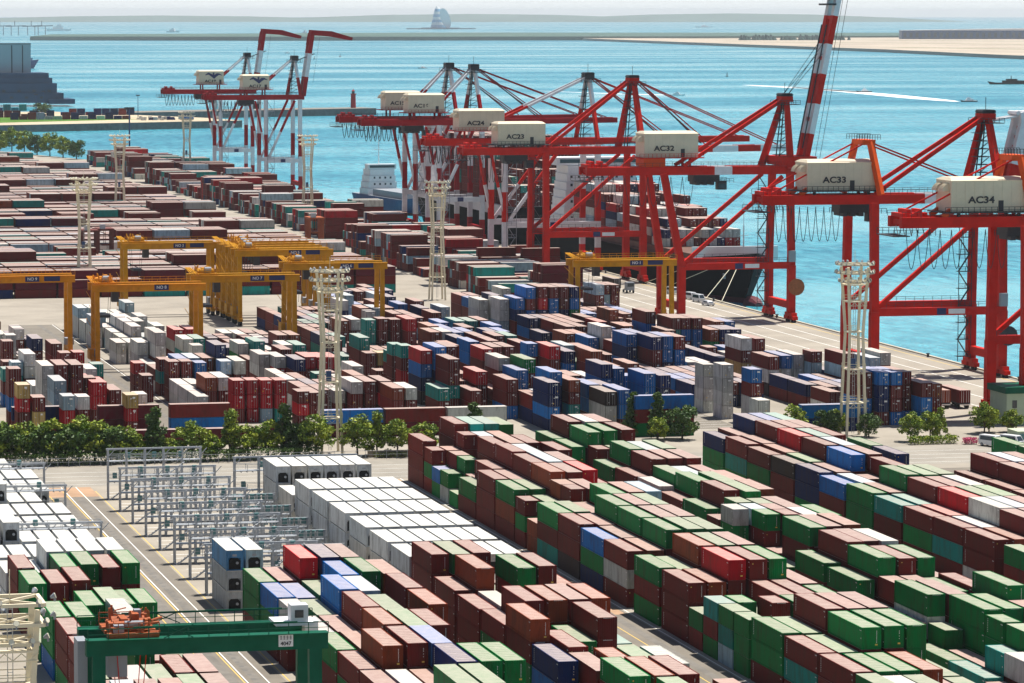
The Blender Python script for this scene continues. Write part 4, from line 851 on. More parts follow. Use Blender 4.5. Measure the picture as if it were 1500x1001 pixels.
        for k in range(7): q = a0.lerp(a1, .80 + k * .03); gr.box(q.x - 2.8, q.x - .5, -4 + (k % 3), 4, q.z, q.z + .5)
        gr.box(a1.x + .8, a1.x + 5.0, -3, 3, a1.z - 4.6, a1.z - 1.5); gr.build("boom_tip_gear", M['dark'], root)
        rp = MB()
        for s in (-2, 2):
            rp.beam(P(ax, s, apexz + 1), a0.lerp(a1, .55) + Vector((-1, s, 0)), .13); rp.beam(P(ax, s, apexz + 1), a0.lerp(a1, .62) + Vector((-1, s, 0)), .13); rp.beam(a1 + Vector((2.5, s, -2)), P(XW + 10, s, zg + 2), .10)
            rp.beam(a0.lerp(a1, .06) + Vector((-1.3, s, 0)), a0.lerp(a1, .7) + Vector((-1.5, s, 0)), .3)
        rp.beam(P(xl + 2, 0, zg + 2.4), P(ax, 0, apexz), .1)
        rp.build("hoist_rope", M['dark'], root)
        hg = MB(); hg.box(G - 2, G + 8.0, -6.5, 6.5, zg + 2.2, zg + 4.6); hg.build("hinge_frame", MS, root)
    else:
        zb = apexz + (11.5 if stripe else -1.5); ex = XW + (7.0 if stripe else 8.0)
        a0 = Vector(P(XW + (2.8 if stripe else 4.0), 0, zg + 1.5)); a1 = Vector(P(ex, 0, zb))
        for s in (-2.4, 2.4):
            o_ = Vector((0, s, 0))
            striped(bm, a0 + o_, a1 + o_, 1.8, 3.0, [9, 11, 9] if stripe else [8, 11], 0, 1)
            if stripe:
                bm.beam(a1 + o_ + Vector((-.6, 0, .8)), a1 + o_ + Vector((9, 0, .2)), 1.5, 2.4); bm.beam(a1 + o_ + Vector((9, 0, .2)), a1 + o_ + Vector((19, 0, -2.2)), 1.4, 2.4, .9, 1.4)
                bm.beam(a1 + o_ + Vector((-1.8, 0, -5)), a1 + o_ + Vector((-.8, 0, .6)), .5)
            else:
                bm.mi = 1; bm.beam(a1 + o_ + Vector((-1.5, 0, 0)), a1 + o_ + Vector((3.5, 0, .3)), 1.5, 5.0); bm.mi = 0
                bm.beam(a1 + o_ + Vector((3.5, 0, .5)), a1 + o_ + Vector((45, 0, .5)), 1.4, 2.2)
        for k in range(8): q = a0.lerp(a1, k / 7.5); bm.beam(q + Vector((0, -2.4, 0)), q + Vector((0, 2.4, 0)), .8)
        bm.build("boom", MS, root)
        jg = MB()
        for k in range(6): jg.beam(P(ax, -2 + k * .8, apexz - 1), a1 + Vector((1.5, -2 + k * .8, 2.2 if not stripe else -9)), .4 if not stripe else .12); 
        if not stripe:
            for k in range(4): jg.tube(a1 + Vector((-2 + k * 1.6, -2.8, 2.4)), a1 + Vector((-2 + k * 1.6, 2.8, 2.4)), .55, 8)
        jg.beam(a1 + Vector((4, 0, -1.5)), a0 + Vector((5, 0, 6)), .1)
        jg.build("folding_linkage", [M['white'] if not stripe else M['dark']], root)
    # trolley, cab and festoon cables
    tx = {'33': xl - 2.5, '34': xl + 2, '32': xl + 9}.get(name, xl - 8)
    tr = MB(); tr.box(tx - xl - 3.6, tx - xl + 3.6, -3.0, 3.0, zg - 2.2, zg - .3); tr.box(tx - xl + 3.7, tx - xl + 6.2, -1.2, 1.2, zg - 4.4, zg - 2.0)
    for k in range(3): tr.box(tx - xl - 3 + k * 2, tx - xl - 2 + k * 2, -3.3, 3.3, zg - 3.0, zg - 2.21)
    for s in (-1, 1): tr.rail(P(tx - 4, s * 3.3, zg - 2.4), P(tx + 7.5, s * 3.3, zg - 2.4), 1.1, 1.2, .05)
    tro = tr.build("trolley", M['dark'], root)
    ct = MB(); ct.box(tx - xl + 3.9, tx - xl + 6.0, -1.24, -1.2, zg - 4.0, zg - 2.8); ct.build("cab_window", M['glass'], tro)
    fs = MB()
    for k in range(9):
        xa = x0 + 1 + k * (tx - x0 - 5) / 9; xb = xa + (tx - x0 - 5) / 9; pts = []
        for q in range(9): u = q / 8; pts.append(P(xa + (xb - xa) * u, -4.0, zg - .6 - 8.0 * 4 * u * (1 - u) * (.65 if stripe else 1)))
        fs.path(pts, .075 if not stripe else .12, 4)
    fs.build("festoon_cable", M['dark'], root)
    # stair tower on the water-side leg
    sx = (XW - 2.2) if not (stripe or name in ('23', '24')) else xl + 2.0
    st = MB(); n = 9; sy = hw - .5 if not stripe else -hw + .2
    for k in range(n):
        z0 = 3 + (zg - 4) * k / n; z1 = 3 + (zg - 4) * (k + 1) / n; d = 1 if k % 2 else -1
        st.box(sx - xl - 1.6, sx - xl + 1.6, sy - 1.0, sy + 1.0, z0, z0 + .12)
        st.beam((sx - xl - d * 1.3, sy, z0 + .1), (sx - xl + d * 1.3, sy, z1), .7, .12); st.rail((sx - xl - 1.6, sy - 1.0, z0 + .1), (sx - xl + 1.6, sy - 1.0, z0 + .1), 1.1, 1.1, .05)
    for q in (-1.6, 1.6): st.beam((sx - xl + q, sy - 1, 2), (sx - xl + q, sy - 1, zg), .14)
    st.build("stair_tower", M['dark'] if not stripe else M['mgrey'], root)
    if name in ('33', '32'):
        rl = MB(); rl.tube((G + 1.2, -hw - .3, 9.5), (G + 1.2, -hw - 1.0, 9.5), 2.3, 20); rl.tube((G + 1.2, -hw - .2, 9.5), (G + 1.2, -hw + .6, 9.5), .9, 12); rl.build("cable_reel", M['dark'] if name == '33' else M['rust'], root)
        bx = MB(); bx.box(G - 1.2, G + .6, -hw - 1.9, -hw - .9, zs + 1, zs + 4); bx.build("control_cabinet", M['mgrey'], root)
    if slant:
        sp = MB(); sp.box(-9, -3, -4, 4, zg + 2.1, zg + 4.3); sp.build("portal_head", [M['orange']], root)
    tag(root, label, "crane", "ship-to-shore cranes along the quay"); return root
sts_crane(697, '34', "red crane numbered AC34, partly outside the right edge of the picture", mini=True)
sts_crane(787, '33', "red crane numbered AC33 with grey white folded boom knuckle at its top", mini=True, apexz=59.5)
sts_crane(938, '32', "red crane numbered AC32 with striped boom raised almost upright", boom='up', slant=True, house=(273, 288), redm='red', apexz=60)
sts_crane(1081, '23', "red crane numbered AC23 with heavy diagonal backstays and lowered boom", boom='down', house=(268, 283), apexz=62.5, boomlen=46)
sts_crane(1133, '24', "red and white crane numbered AC24, just behind the AC23 crane", boom='down', house=(268, 283), stripe=True, apexz=62.5, zg=41)
sts_crane(1291, '16', "striped crane numbered AC16 with cream machinery house, right of its twin", boom='down', stripe=True, zg=42.5, redm='dred', apexz=63, boomlen=50, xl=297.0, house=(286.5, 300), back=28.0)
sts_crane(1331, '15', "striped crane numbered AC15, leftmost of the middle crane group", boom='down', stripe=True, zg=42.5, redm='dred', apexz=63, boomlen=50, xl=297.0, house=(286.5, 300), back=28.0)
sts_crane(1645, '17', "striped crane numbered AC17 with folded boom, right one of the far pair", stripe=True, zg=43.5, redm='dred', apexz=62, logo=True, xl=297.0, house=(287, 299.5), back=28.0)
sts_crane(1771, '18', "striped crane numbered AC18 with folded boom, farthest crane on the quay", stripe=True, zg=43.5, redm='dred', apexz=62, logo=True, xl=297.0, house=(287, 299.5), back=28.0)

# ---------------------------------------------------------------- yard gantries
def gantry(x0, x1, Y, m, label, number=None, zt=19.6, wb=7.6, navy=True, group="yellow yard gantries", green=False, trolley=.1, name="yard_gantry_crane"):
    r = empty(name, (x0, Y, 0)); W = x1 - x0
    for x in (0, W):
        for s in (-1, 1):
            lg = MB(); lg.beam((x, s * wb / 2, 2.0), (x, s * (wb / 2 - .6), zt - 1.0), 1.1 if not green else 1.3, 1.0); lg.build("leg", m, r)
            wh = MB(); wh.box(x - .5, x + .5, s * wb / 2 - 1.5, s * wb / 2 + 1.5, 1.2, 2.0); wh.mi = 1
            for q in (-.85, .85): wh.tube((x - .35, s * wb / 2 + q, .75), (x + .35, s * wb / 2 + q, .75), .75, 14)
            wh.build("wheel_set", [m, M['black']], r)
        sb = MB(); sb.beam((x, -wb / 2, 2.6), (x, wb / 2, 2.6), .9, 1.1)
        sb.mi = 1; sb.box(x - .9 if x else x - 1.2, x + 1.2 if x else x + .9, -1.5, 1.5, 3.2, 4.8) if not green else None
        sb.build("sill_beam", [m, M['mgrey']], r)
    for s in (-1, 1):
        g = MB(); g.beam((-1.3, s * (wb / 2 - .6), zt - .2), (W + 1.3, s * (wb / 2 - .6), zt - .2), 1.1, 1.7); gi = g.build("girder", m, r)
        ra = MB(); ra.rail((-1.2, s * (wb / 2 + .5), zt + .7), (W + 1.2, s * (wb / 2 + .5), zt + .7), 1.1, 1.9, .04); ra.box(-1.2, W + 1.2, min(s * (wb / 2 - .02), s * (wb / 2 + .6)), max(s * (wb / 2 - .02), s * (wb / 2 + .6)), zt + .60, zt + .68)
        ra.build("walkway", m if not green else M['green'], r)
        if s < 0 and number:
            pl = MB(); pl.box(W * (.62 if not green else .86) - (1.7 if not green else .75), W * (.62 if not green else .86) + (1.7 if not green else .75), -wb / 2 - .06, -wb / 2 - .01, zt - (.8 if not green else .7), zt + (.5 if not green else .6)); pb = pl.build("number_board", M['navy'] if not green else M['white'], gi)
            if green:
                wx = W * .86
                text_part("number_lettering", "4047", .55, (wx, -wb / 2 - .08, zt - .4), M['dark'], pb, bold=.01)
                tx = MB()
                for k in range(4):
                    q0 = wx - .62 + k * .33
                    for zz in (.08, .22, .36): tx.box(q0, q0 + .24, -wb / 2 - .08, -wb / 2 - .062, zt + zz - .02, zt + zz + .02)
                    tx.box(q0 + .1, q0 + .14, -wb / 2 - .082, -wb / 2 - .064, zt + .02, zt + .45)
                tx.build("lettering", M['dark'], pb)
            else: text_part("number_lettering", number, 1.0, (W * .62, -wb / 2 - .08, zt - .15), M['white'], pb, bold=.02)
            if navy and not green:
                p2 = MB(); p2.box(W * .74, W * .9, -wb / 2 - .06, -wb / 2 - .01, zt - .7, zt + .45); p2.build("sign_board", M['navy'], gi)
    # trolley with hoist machinery
    tx = W * trolley; t = MB(); [t.box(tx - 2.6, tx + 2.6, ya, ya + 1.2, zt + .7, zt + 1.1) for ya in (-wb / 2 + .2, -1.2, 1.0, wb / 2 - 1.4)]
    for k in range(4): t.box(tx - 2.2 + k * 1.2, tx - 1.5 + k * 1.2, -2 + k * .5, 1.2, zt + 1.1, zt + 1.9 + (k % 3) * .4)
    for k in range(3): t.tube((tx - 1.8, -1.8 + k * 1.6, zt + 1.7), (tx + 1.8, -1.8 + k * 1.6, zt + 1.7), .45, 10)
    if green:
        g_ = random.Random(4)
        for k in range(34):
            xx, yy, zz = tx + g_.uniform(-2.4, 2.2), g_.uniform(-3.2, 2.8), zt + 1.1 + g_.random() ** 2 * 1.6
            if g_.random() < .5: t.tube((xx, yy, zz), (xx + g_.uniform(.3, 1.3), yy + g_.uniform(-.6, .6), zz + g_.uniform(-.1, .3)), g_.uniform(.06, .22), 8)
            else: t.beam((xx, yy, zt + 1.1), (xx + g_.uniform(-.2, .2), yy, zz + .8), g_.uniform(.06, .3))
        t.mi = 1; t.tube((tx - .8, -2.6, zt + 2.0), (tx + 1.2, -2.6, zt + 2.0), .3, 10); t.box(tx - 1.9, tx - .9, -3.0, -2.0, zt + 1.1, zt + 1.9); t.box(tx + .6, tx + 1.3, .2, 1.2, zt + 1.1, zt + 2.9); t.mi = 2; t.box(tx - .4, tx + .9, .0, 1.0, zt + 1.1, zt + 2.0); t.mi = 0
    else:
        g_ = random.Random(int(Y))
        for k in range(16):
            xx, yy = tx + g_.uniform(-2.4, 2.2), g_.uniform(-3, 2.6); t.beam((xx, yy, zt + 1.1), (xx + g_.uniform(-.6, .6), yy + g_.uniform(-.4, .4), zt + g_.uniform(1.8, 3.2)), g_.uniform(.1, .35))
        t.mi = 1; t.tube((tx - .6, -2.4, zt + 2.0), (tx + 1.0, -2.4, zt + 2.0), .7, 10); t.mi = 0
    for s in (-1, 1): t.rail((tx - 2.6, s * (wb / 2 - .3), zt + 1.1), (tx + 2.6, s * (wb / 2 - .3), zt + 1.1), 1.1, .9, .045)
    tro = t.build("trolley", [M['rust'] if green else m, M['mgrey'], M['bluep']], r)
    c = MB(); c.box(tx + 1.8 if not green else tx - 2.4, tx + 3.4 if not green else tx - .4, -1.6, .6, zt - 3.6, zt - 1.2); c.build("cab", M['mgrey'] if green else M['dark'], tro)
    sp = MB(); zs_ = 9.5 if not green else 12.2; sp.box(tx - 1.2, tx + 1.2, -6.05, 6.05, zs_, zs_ + .5) if green else sp.box(tx - 1.2, tx + 1.2, -3, 3, zs_ + 3, zs_ + 3.6)
    for q in (-1, 1):
        for p in (-1, 1): sp.beam((tx + q, p * 1.5, zs_ + .5), (tx + q * 1.6, p * 2.0, zt), .08)
    sp.box(tx - 1.0, tx + 1.0, -2.2, 2.2, zs_ + .501, zs_ + 1.7) if green else None
    sp.build("spreader", M['red'] if green else M['dark'], r)
    if green:
        cb = MB(); cb.box(-1.9, -.9, -1.5, 1.5, zt - 4.8, zt + .2); cb.build("electrical_cabinet", M['mgrey'], r)
        cb = MB(); cb.box(W - 3.6, W + .4, -1.0, 3.2, zt + .9, zt + 1.2); cb.box(W - 2.0, W - .2, -.8, 1.0, zt + 1.2, zt + 3.0); cb.box(W - .2, W + 1.2, 1, 3.2, zt - .6, zt + 1.0); cbo = cb.build("control_cabin", M['white'], r)
        wn = MB(); wn.box(W - 1.6, W - .7, -.86, -.8, zt + 1.7, zt + 2.5); wn.build("window", M['glass'], cbo)
        for s in (-1, 1):
            br = MB(); br.beam((3.4, s * (wb / 2 + .5), zt + 1.9), (W - 2, s * (wb / 2 + .5), zt + 1.9), .12); br.beam((6.5, s * (wb / 2 + .5), zt + .7), (9.5, s * (wb / 2 + .5), zt + 2), .09); br.beam((6.5, s * (wb / 2 + .5), zt + 2), (9.5, s * (wb / 2 + .5), zt + .7), .09); br.build("railing", M['green'], r)
    else:
        e = MB()
        for k in range(7): e.beam((-1.2 + .3 * k, -wb / 2 - .5, zt + 1.0 + .2 * (k % 2)), (-1.6 + .2 * k, wb / 2 - .5, zt + 2.2), .13)
        for k in range(5): e.beam((-.9, -wb / 2 - .6, 3 + k * 3.2), (-.9 if k % 2 else -1.6, wb / 2, 5.4 + k * 3.2), .1)
        e.box(-1.7, -.6, -2.0, 2.0, 2.6, 5.0)
        e.build("ladder_and_pipes", m, r)
    tag(r, label, "gantry crane", group); return r
gantry(47.4, 69.6, 359.5, M['green'], "dark green yard gantry with rusty hoist in the left foreground", "4047", 20.0, group="yard gantries", green=True, trolley=.16)
gantry(84.6, 108.6, 868, M['yellow2'], "orange gantry cut by the left edge with a number nine board", "NO 9", trolley=-.2 + .35)
gantry(111.0, 135.4, 836, M['yellow2'], "orange gantry with number eight board over the pale stacks", "NO 8", navy=False, trolley=.08)
gantry(138.2, 162.4, 860, M['yellow'], "yellow gantry with number seven board behind the white stacks", "NO 7", trolley=.12)
gantry(138.8, 163.0, 985, M['yellow'], "lone yellow gantry standing behind the others, left of the bunched ones", "NO 3", trolley=.14)
for k, y in enumerate((950, 959.5, 969, 978.5)):
    gantry(164.6, 188.8, y, M['yellow'], ["front yellow gantry of the bunched group with number board", "second yellow gantry in the bunched group", "third yellow gantry in the bunched group", "rearmost yellow gantry in the bunched group"][k], "NO 5" if k == 0 else None, trolley=.1 + .04 * k)
gantry(168.0, 192.2, 897, M['yellow'], "yellow gantry right of number seven, behind the near lamp tower", "NO 6", trolley=.1)
gantry(242.6, 267.6, 893, M['yellow'], "yellow gantry standing alone beside the blue stacks near the quay", "NO 1", trolley=.12)
# straddle carriers in the far yard
for i, (x, y, lab) in enumerate([(150.5, 1165, "dark red straddle carrier left of the cream tower in the far yard"), (156.5, 1172, "dark red straddle carrier right of its neighbour in the far yard"), (236.5, 1222, "rusty straddle carrier at the end of the far yard lane"), (90, 1180, "dark red straddle carrier near the left edge of the far yard")]):
    r = empty("straddle_carrier", (x, y, 0)); mm = M['rust'] if i == 2 else mat("straddle_red_%d" % i, (.14, .025, .012), .6, .3, .3, .6)
    for a in (0, 4.6):
        for b_ in (-4, -1.3, 1.3, 4): lg = MB(); lg.beam((a, b_, 1.2), (a, b_, 12.5), .45); lg.mi = 1; lg.tube((a - .3, b_, .7), (a + .3, b_, .7), .7, 10); lg.build("leg", [mm, M['black']], r)
    f = MB(); f.box(-.4, 5.0, -4.6, 4.6, 12.5, 13.1); f.box(-.35, .35, -5, 5, 1.5, 2.1); f.box(4.3, 4.95, -5, 5, 1.5, 2.1); f.build("frame", mm, r)
    c = MB(); c.box(.3, 2.0, -4.5, -3.0, 13.1, 14.6); c.build("cab", M['grey'], r)
    s_ = MB(); s_.box(1.1, 3.5, -3, 3, 7.5, 8.1); s_.beam((2.3, -2, 8), (2.3, -2, 12.5), .15); s_.beam((2.3, 2, 8), (2.3, 2, 12.5), .15); s_.build("spreader", mm, r)
    tag(r, lab, "straddle carrier", "straddle carriers in the far yard")

# ---------------------------------------------------------------- floodlight towers
def lamp_mesh():
    m = MB(); m.tube((0, 0, 0), (0, -.38, -.16), .27, 8, .10); m.mi = 1; m.tube((0, .02, .008), (0, .07, .027), .24, 8); m.mi = 0; m.box(-.05, .05, -.1, .1, -.5, -.2)
    return m.mesh("floodlight", [M['mgrey'], M['lamp']])
LAMP = lamp_mesh()
def light_tower(x, y, h, label, detail=True, s=1.0):
    r = empty("floodlight_tower", (x, y, 0)); W = 2.0 * s; Wn = 1.35 * s; Wt = 2.1 * s
    def wz(z):
        t = z / h; return W + (Wn - W) * min(1, t / .62) if t < .62 else Wn + (Wt - Wn) * (t - .62) / .38
    zs_ = [0, h * .2, h * .4, h * .62, h * .8, h - 3.4, h]
    for a, b_ in ((-1, -1), (1, -1), (1, 1), (-1, 1)):
        l = MB()
        for z0, z1 in zip(zs_, zs_[1:]): l.beam((a * wz(z0), b_ * wz(z0), z0), (a * wz(z1), b_ * wz(z1), z1), .46)
        l.build("leg", M['tower'], r)
    p = MB()
    for z in zs_[1:-1]:
        w_ = wz(z) + .25; p.box(-w_, w_, -w_, -w_ + .55, z - .2, z); p.box(-w_, w_, w_ - .55, w_, z - .2, z); p.box(-w_, -w_ + .55, -w_ + .56, w_ - .56, z - .2, z); p.box(w_ - .55, w_, -w_ + .56, w_ - .56, z - .2, z)
        for q in (-1, 1): p.rail((-w_, q * w_, z), (w_, q * w_, z), 1.0, 1.5, .04)
        for k in range(3): p.beam((-w_ + w_ * 2 * k / 3, -w_, z - .25), (-w_ + w_ * 2 * (k + .5) / 3, -w_, z - .85), .08); p.beam((-w_ + w_ * 2 * (k + .5) / 3, -w_, z - .85), (-w_ + w_ * 2 * (k + 1) / 3, -w_, z - .25), .08)
        p.beam((-w_, -w_, z - .9), (w_, -w_, z - .9), .1)
    p.build("platform", M['tower'], r)
    ld = MB()
    for q in (-.22, .22): ld.beam((q, 0, .5), (q, 0, h), .07)
    for k in range(int(h / .9)): ld.beam((-.22, 0, 1 + k * .9), (.22, 0, 1 + k * .9), .05)
    ld.build("ladder", M['grey'], r)
    cbx = MB(); cbx.box(-.7, .2, -.5, .5, h * .4 + .1, h * .4 + 2.0); cbx.build("control_box", M['bluep'], r)
    hd = MB()
    for z in (h - 2.9, h - 1.2, h + .5):
        rad = 3.0 if z < h - 2 else 3.7; n = 12 if x > 60 else 4; pts = [(rad * math.cos(2 * math.pi * (k + (.5 if n == 4 else 0)) / n), rad * math.sin(2 * math.pi * (k + (.5 if n == 4 else 0)) / n), z) for k in range(n + 1)]
        for a, b_ in zip(pts, pts[1:]): hd.beam(a, b_, .34, .30)
        for k in range(0, n, 3 if n > 4 else 1): hd.beam((0, 0, z), pts[k], .22)
    hd.beam((0, 0, h), (0, 0, h + 3.2), .08)
    hd.build("lamp_ring", M['tower'], r)
    lm = MB()
    for z, rad, n in ((h - 2.5, 3.2, 14), (h - .8, 3.9, 18), (h + .9, 3.8, 16)) if x > 60 else ((h - 2.5, 3.2, 7), (h - .8, 3.9, 8), (h + .9, 3.8, 7)):
        for k in range(n):
            a = 2 * math.pi * (k + rnd.uniform(-.2, .2)) / n; x_, y_ = rad * math.cos(a), rad * math.sin(a)
            if detail:
                o = ob("floodlight", LAMP, r, (x_, y_, z)); o.rotation_euler = (0, 0, a - math.pi / 2)
            else:
                lm.tube((x_, y_, z), (x_ * 1.1, y_ * 1.1, z - .25), .2, 6, .42)
    if not detail: lm.build("floodlights", M['lamp'], r)
    tag(r, label, "light tower", "floodlight towers"); return r
light_tower(32.4, 300, 33.6, "cream floodlight tower cut by the lower left corner")
light_tower(133.4, 667.5, 34.2, "cream floodlight tower rising from the hedge in mid picture")
light_tower(240.2, 673.5, 33.6, "cream floodlight tower at the right, in front of crane legs")
light_tower(236, 1021, 33.8, "cream floodlight tower on the pale apron left of the striped cranes")
light_tower(138.6, 1068, 33.5, "cream floodlight tower behind the orange gantries at the left", False)
light_tower(201.5, 1440, 33.5, "pale floodlight tower in the far yard with its dark mast neighbour", False)
light_tower(281, 1768, 33.5, "farthest pale floodlight tower, left of the far crane pair", False)
light_tower(275.5, 1424, 33.5, "pale floodlight tower just right of the far crane pair", False)
r = empty("lamp_mast", (281, 1969, 0)); mb = MB(); mb.tube((0, 0, 0), (0, 0, 31), .55, 8, .35); mb.build("pole", M['bluep'], r); mb = MB()
for k in range(10): a = 2 * math.pi * k / 10; mb.box(2.4 * math.cos(a) - .4, 2.4 * math.cos(a) + .4, 2.4 * math.sin(a) - .4, 2.4 * math.sin(a) + .4, 30.4, 31.6); mb.beam((0, 0, 30.5), (2.4 * math.cos(a), 2.4 * math.sin(a), 30.8), .2)
mb.build("lamp_head", M['dark'], r); tag(r, "dark lamp mast against the water at the far end of the yard", "lamp mast")
# ---------------------------------------------------------------- trees and hedges
def leaf_mat(name, c0, c1):
    m = bpy.data.materials.new(name); m.use_nodes = True; n = m.node_tree.nodes; l = m.node_tree.links; b = n["Principled BSDF"]
    at = n.new("ShaderNodeVertexColor"); at.layer_name = "Col"; l.new(at.outputs[0], b.inputs["Base Color"])
    b.inputs["Roughness"].default_value = .55; b.inputs["Specular IOR Level"].default_value = .3
    m["c0"] = c0; m["c1"] = c1; return m
LEAF = {'bright': leaf_mat("leaves_bright", (.05, .13, .010), (.32, .36, .025)), 'dark': leaf_mat("leaves_dark", (.025, .07, .012), (.09, .15, .02)), 'pale': leaf_mat("leaves_pale", (.10, .14, .03), (.24, .24, .07))}
def crown_mesh(seed, rx, rz, zc, kind, n=26, leaves=44, ls=.5, cone=False):
    g = random.Random(seed); m = MB(); lm = LEAF[kind]; c0, c1 = list(lm["c0"]), list(lm["c1"])
    for k in range(n):
        while True:
            p = Vector((g.uniform(-1, 1), g.uniform(-1, 1), g.uniform(-1, 1)))
            if .25 < p.length < 1: break
        if cone: p.z = g.uniform(-1, 1); f = (1 - p.z) / 2 * .9 + .12; p.x *= f; p.y *= f
        c = Vector((p.x * rx, p.y * rx, zc + p.z * rz)); cr = g.uniform(.5, 1.0) * rx * .40; t0 = g.random()
        for q in range(leaves):
            d = Vector((g.gauss(0, 1), g.gauss(0, 1), g.gauss(0, 1))).normalized() * cr * g.uniform(.55, 1.05); d.z *= .75
            o = c + d; u = Vector((g.gauss(0, 1), g.gauss(0, 1), g.gauss(0, .7))).normalized(); v = u.cross(Vector((g.gauss(0, 1), g.gauss(0, 1), g.gauss(0, 1)))).normalized(); s = ls * g.uniform(.6, 1.2)
            t = min(1, max(0, t0 * .6 + g.random() * .4)); m.cc = tuple(a + (b - a) * t for a, b in zip(c0, c1)) + (1,)
            m.face([o - u * s * .5, o + v * s * .3, o + u * s * .5, o - v * s * .3])
    me = m.mesh("crown_mesh", lm); return me
def trunk_mesh(seed, h, rx, rz, zc):
    g = random.Random(seed); m = MB(); m.tube((0, 0, 0), (.1, .05, zc - rz * .5), .22, 7, .15); 
    for k in range(6):
        a = g.uniform(0, 6.28); m.tube((.1, .05, zc - rz * g.uniform(.55, .9)), (math.cos(a) * rx * .6, math.sin(a) * rx * .6, zc + rz * g.uniform(-.2, .5)), .10, 5, .03)
    return m.mesh("trunk_mesh", M['bark'])
TV = []
for i, (rx, rz, zc, kind, cone) in enumerate([(3.0, 3.0, 4.4, 'bright', False), (3.4, 3.3, 4.7, 'bright', False), (2.7, 4.0, 5.0, 'dark', True), (3.3, 2.9, 3.9, 'dark', False), (2.5, 2.3, 3.2, 'bright', False), (3.8, 3.2, 4.2, 'pale', False), (2.9, 4.2, 5.2, 'bright', True)]):
    TV.append((crown_mesh(10 + i, rx, rz, zc, kind, 46, 60, .62, cone), trunk_mesh(30 + i, zc, rx, rz, zc)))
def tree(x, y, v, s, label, group, sz=1.0):
    r = empty("tree", (x, y, 0), rnd.uniform(0, 6.28)); r.scale = (s, s, s * sz)
    ob("crown", TV[v][0], r); ob("trunk", TV[v][1], r); tag(r, label, "tree", group); return r
hx = 60.0; i = 0; hv = [5, 5, 0, 3, 1, 0, 3, 0, 4, 1, 0, 3, 1, 3, 2, 4, 1, 0, 3, 1, 2, 3, 1, 0, 3, 1, 1, 0, 4, 1]
spots = [(61, 5, 1.25), (64.5, 5, 1.2), (68, 0, 1.2), (71, 3, 1.15), (73.8, 1, 1.0), (76.5, 3, 1.1), (79.2, 0, 1.15), (82, 3, 1.1), (84.8, 1, 1.1), (87.6, 0, 1.1), (90.5, 3, 1.05), (92.8, 0, .95), (95.5, 4, .95), (98.8, 2, 1.15), (101.5, 4, .8),
         (106, 1, .95), (109.2, 4, .9), (113.2, 6, 1.0), (116.4, 0, .9), (120.5, 0, 1.0), (123.6, 2, 1.15), (126.4, 3, 1.0), (129.4, 1, 1.05), (137.5, 1, 1.0), (141.4, 6, .9), (145, 1, .9), (150.5, 0, .85), (156.5, 1, .9), (160, 2, 1.1)]
words = ['leafy', 'bushy', 'pointed', 'dark', 'small round', 'pale green', 'tall bright']
for k, (x, v, s) in enumerate(spots):
    tree(x, 661.5 + rnd.uniform(-1.2, 1.5), v, s, "%s tree in the road hedge, %s from the left edge" % (words[v], ORD[k] if k < len(ORD) else ['twenty-seventh', 'twenty-eighth', 'twenty-ninth', 'thirtieth'][k - 26]), "trees of the roadside hedge", .95)
for k, (x, y, v, s, lab) in enumerate([(186, 681, 4, .9, "small yellowish tree beside the stack of blue door ends"), (197.5, 682, 2, 1.2, "pointed tree left of the crosswise green container"), (201, 677, 2, 1.25, "tall pointed tree before the crosswise maroon container"), (205.5, 675, 3, 1.25, "bushy tree right of the pointed one before the green container"), (200, 673, 0, .8, "low bushy tree under the two pointed trees"),
        (229.0, 676, 0, 1.05, "bushy tree between grey stacks and the right lamp tower"), (234.8, 674, 3, 1.0, "dark bushy tree just left of the right lamp tower"), (238, 676, 0, .85, "tree behind the legs of the right lamp tower"), (242.6, 671, 3, .9, "tree just right of the right lamp tower"), (248.0, 662, 1, .9, "round topped tree on a clear trunk right of the lamp tower"), (253.0, 664.5, 0, .95, "tree right of the round topped one, before the roadway"), (255.6, 666, 6, .8, "slim tree left of the parked vans"),
        (267.2, 672, 1, 1.0, "bushy tree behind the parked vans"), (269.0, 674, 0, .9, "slim bright tree behind the right parked van"), (273.4, 673, 4, 1.0, "small round tree left of the pale green building")]):
    tree(x, y, v, s * .78, lab, "trees right of the centre")
for k in range(7):
    tree(232 + k * 5.0, 2050 + (6 - k) * 22, [3, 1, 0, 3, 1, 0, 3][k], 1.9 - .05 * k, "big bushy tree in the far yard clump, %s from the left" % ORD[k], "trees at the far end of the yard")
for k in range(4):
    tree(206 + k * 7, 2190 - k * 18, [3, 0, 3, 1][k], 1.3, "low dark tree beside the far water, %s from the left" % ORD[k], "trees at the far end of the yard")
def hedge(name, x0, x1, y0, y1, h, kind, label, n):
    g = random.Random(n); m = MB(); c0, c1 = list(LEAF[kind]["c0"]), list(LEAF[kind]["c1"])
    for k in range(n):
        o = Vector((g.uniform(x0, x1), g.uniform(y0, y1), h * (1 - g.random() ** 2 * .9))); u = Vector((g.gauss(0, 1), g.gauss(0, 1), g.gauss(0, 1))).normalized(); v = u.cross(Vector((g.gauss(0, 1), g.gauss(0, 1), 1))).normalized(); s = g.uniform(.25, .5)
        t = g.random(); m.cc = tuple(a + (b - a) * t for a, b in zip(c0, c1)) + (1,); m.face([o - u * s * .5, o + v * s * .3, o + u * s * .5, o - v * s * .3])
    o = m.build(name, LEAF[kind]); return tag(o, label, "hedge")
hedge("hedge", 207, 213.5, 661, 663.5, 1.5, 'bright', "low bright clipped hedge left of the long blue stack row", 1500)
hedge("hedge", 246, 256, 656.5, 659, 1.5, 'bright', "low bright hedge between small trees left of the vans", 1700)
hedge("hedge", 140, 160, 657.5, 659, .9, 'pale', "thin yellowish ground hedge along the low wall", 1200)
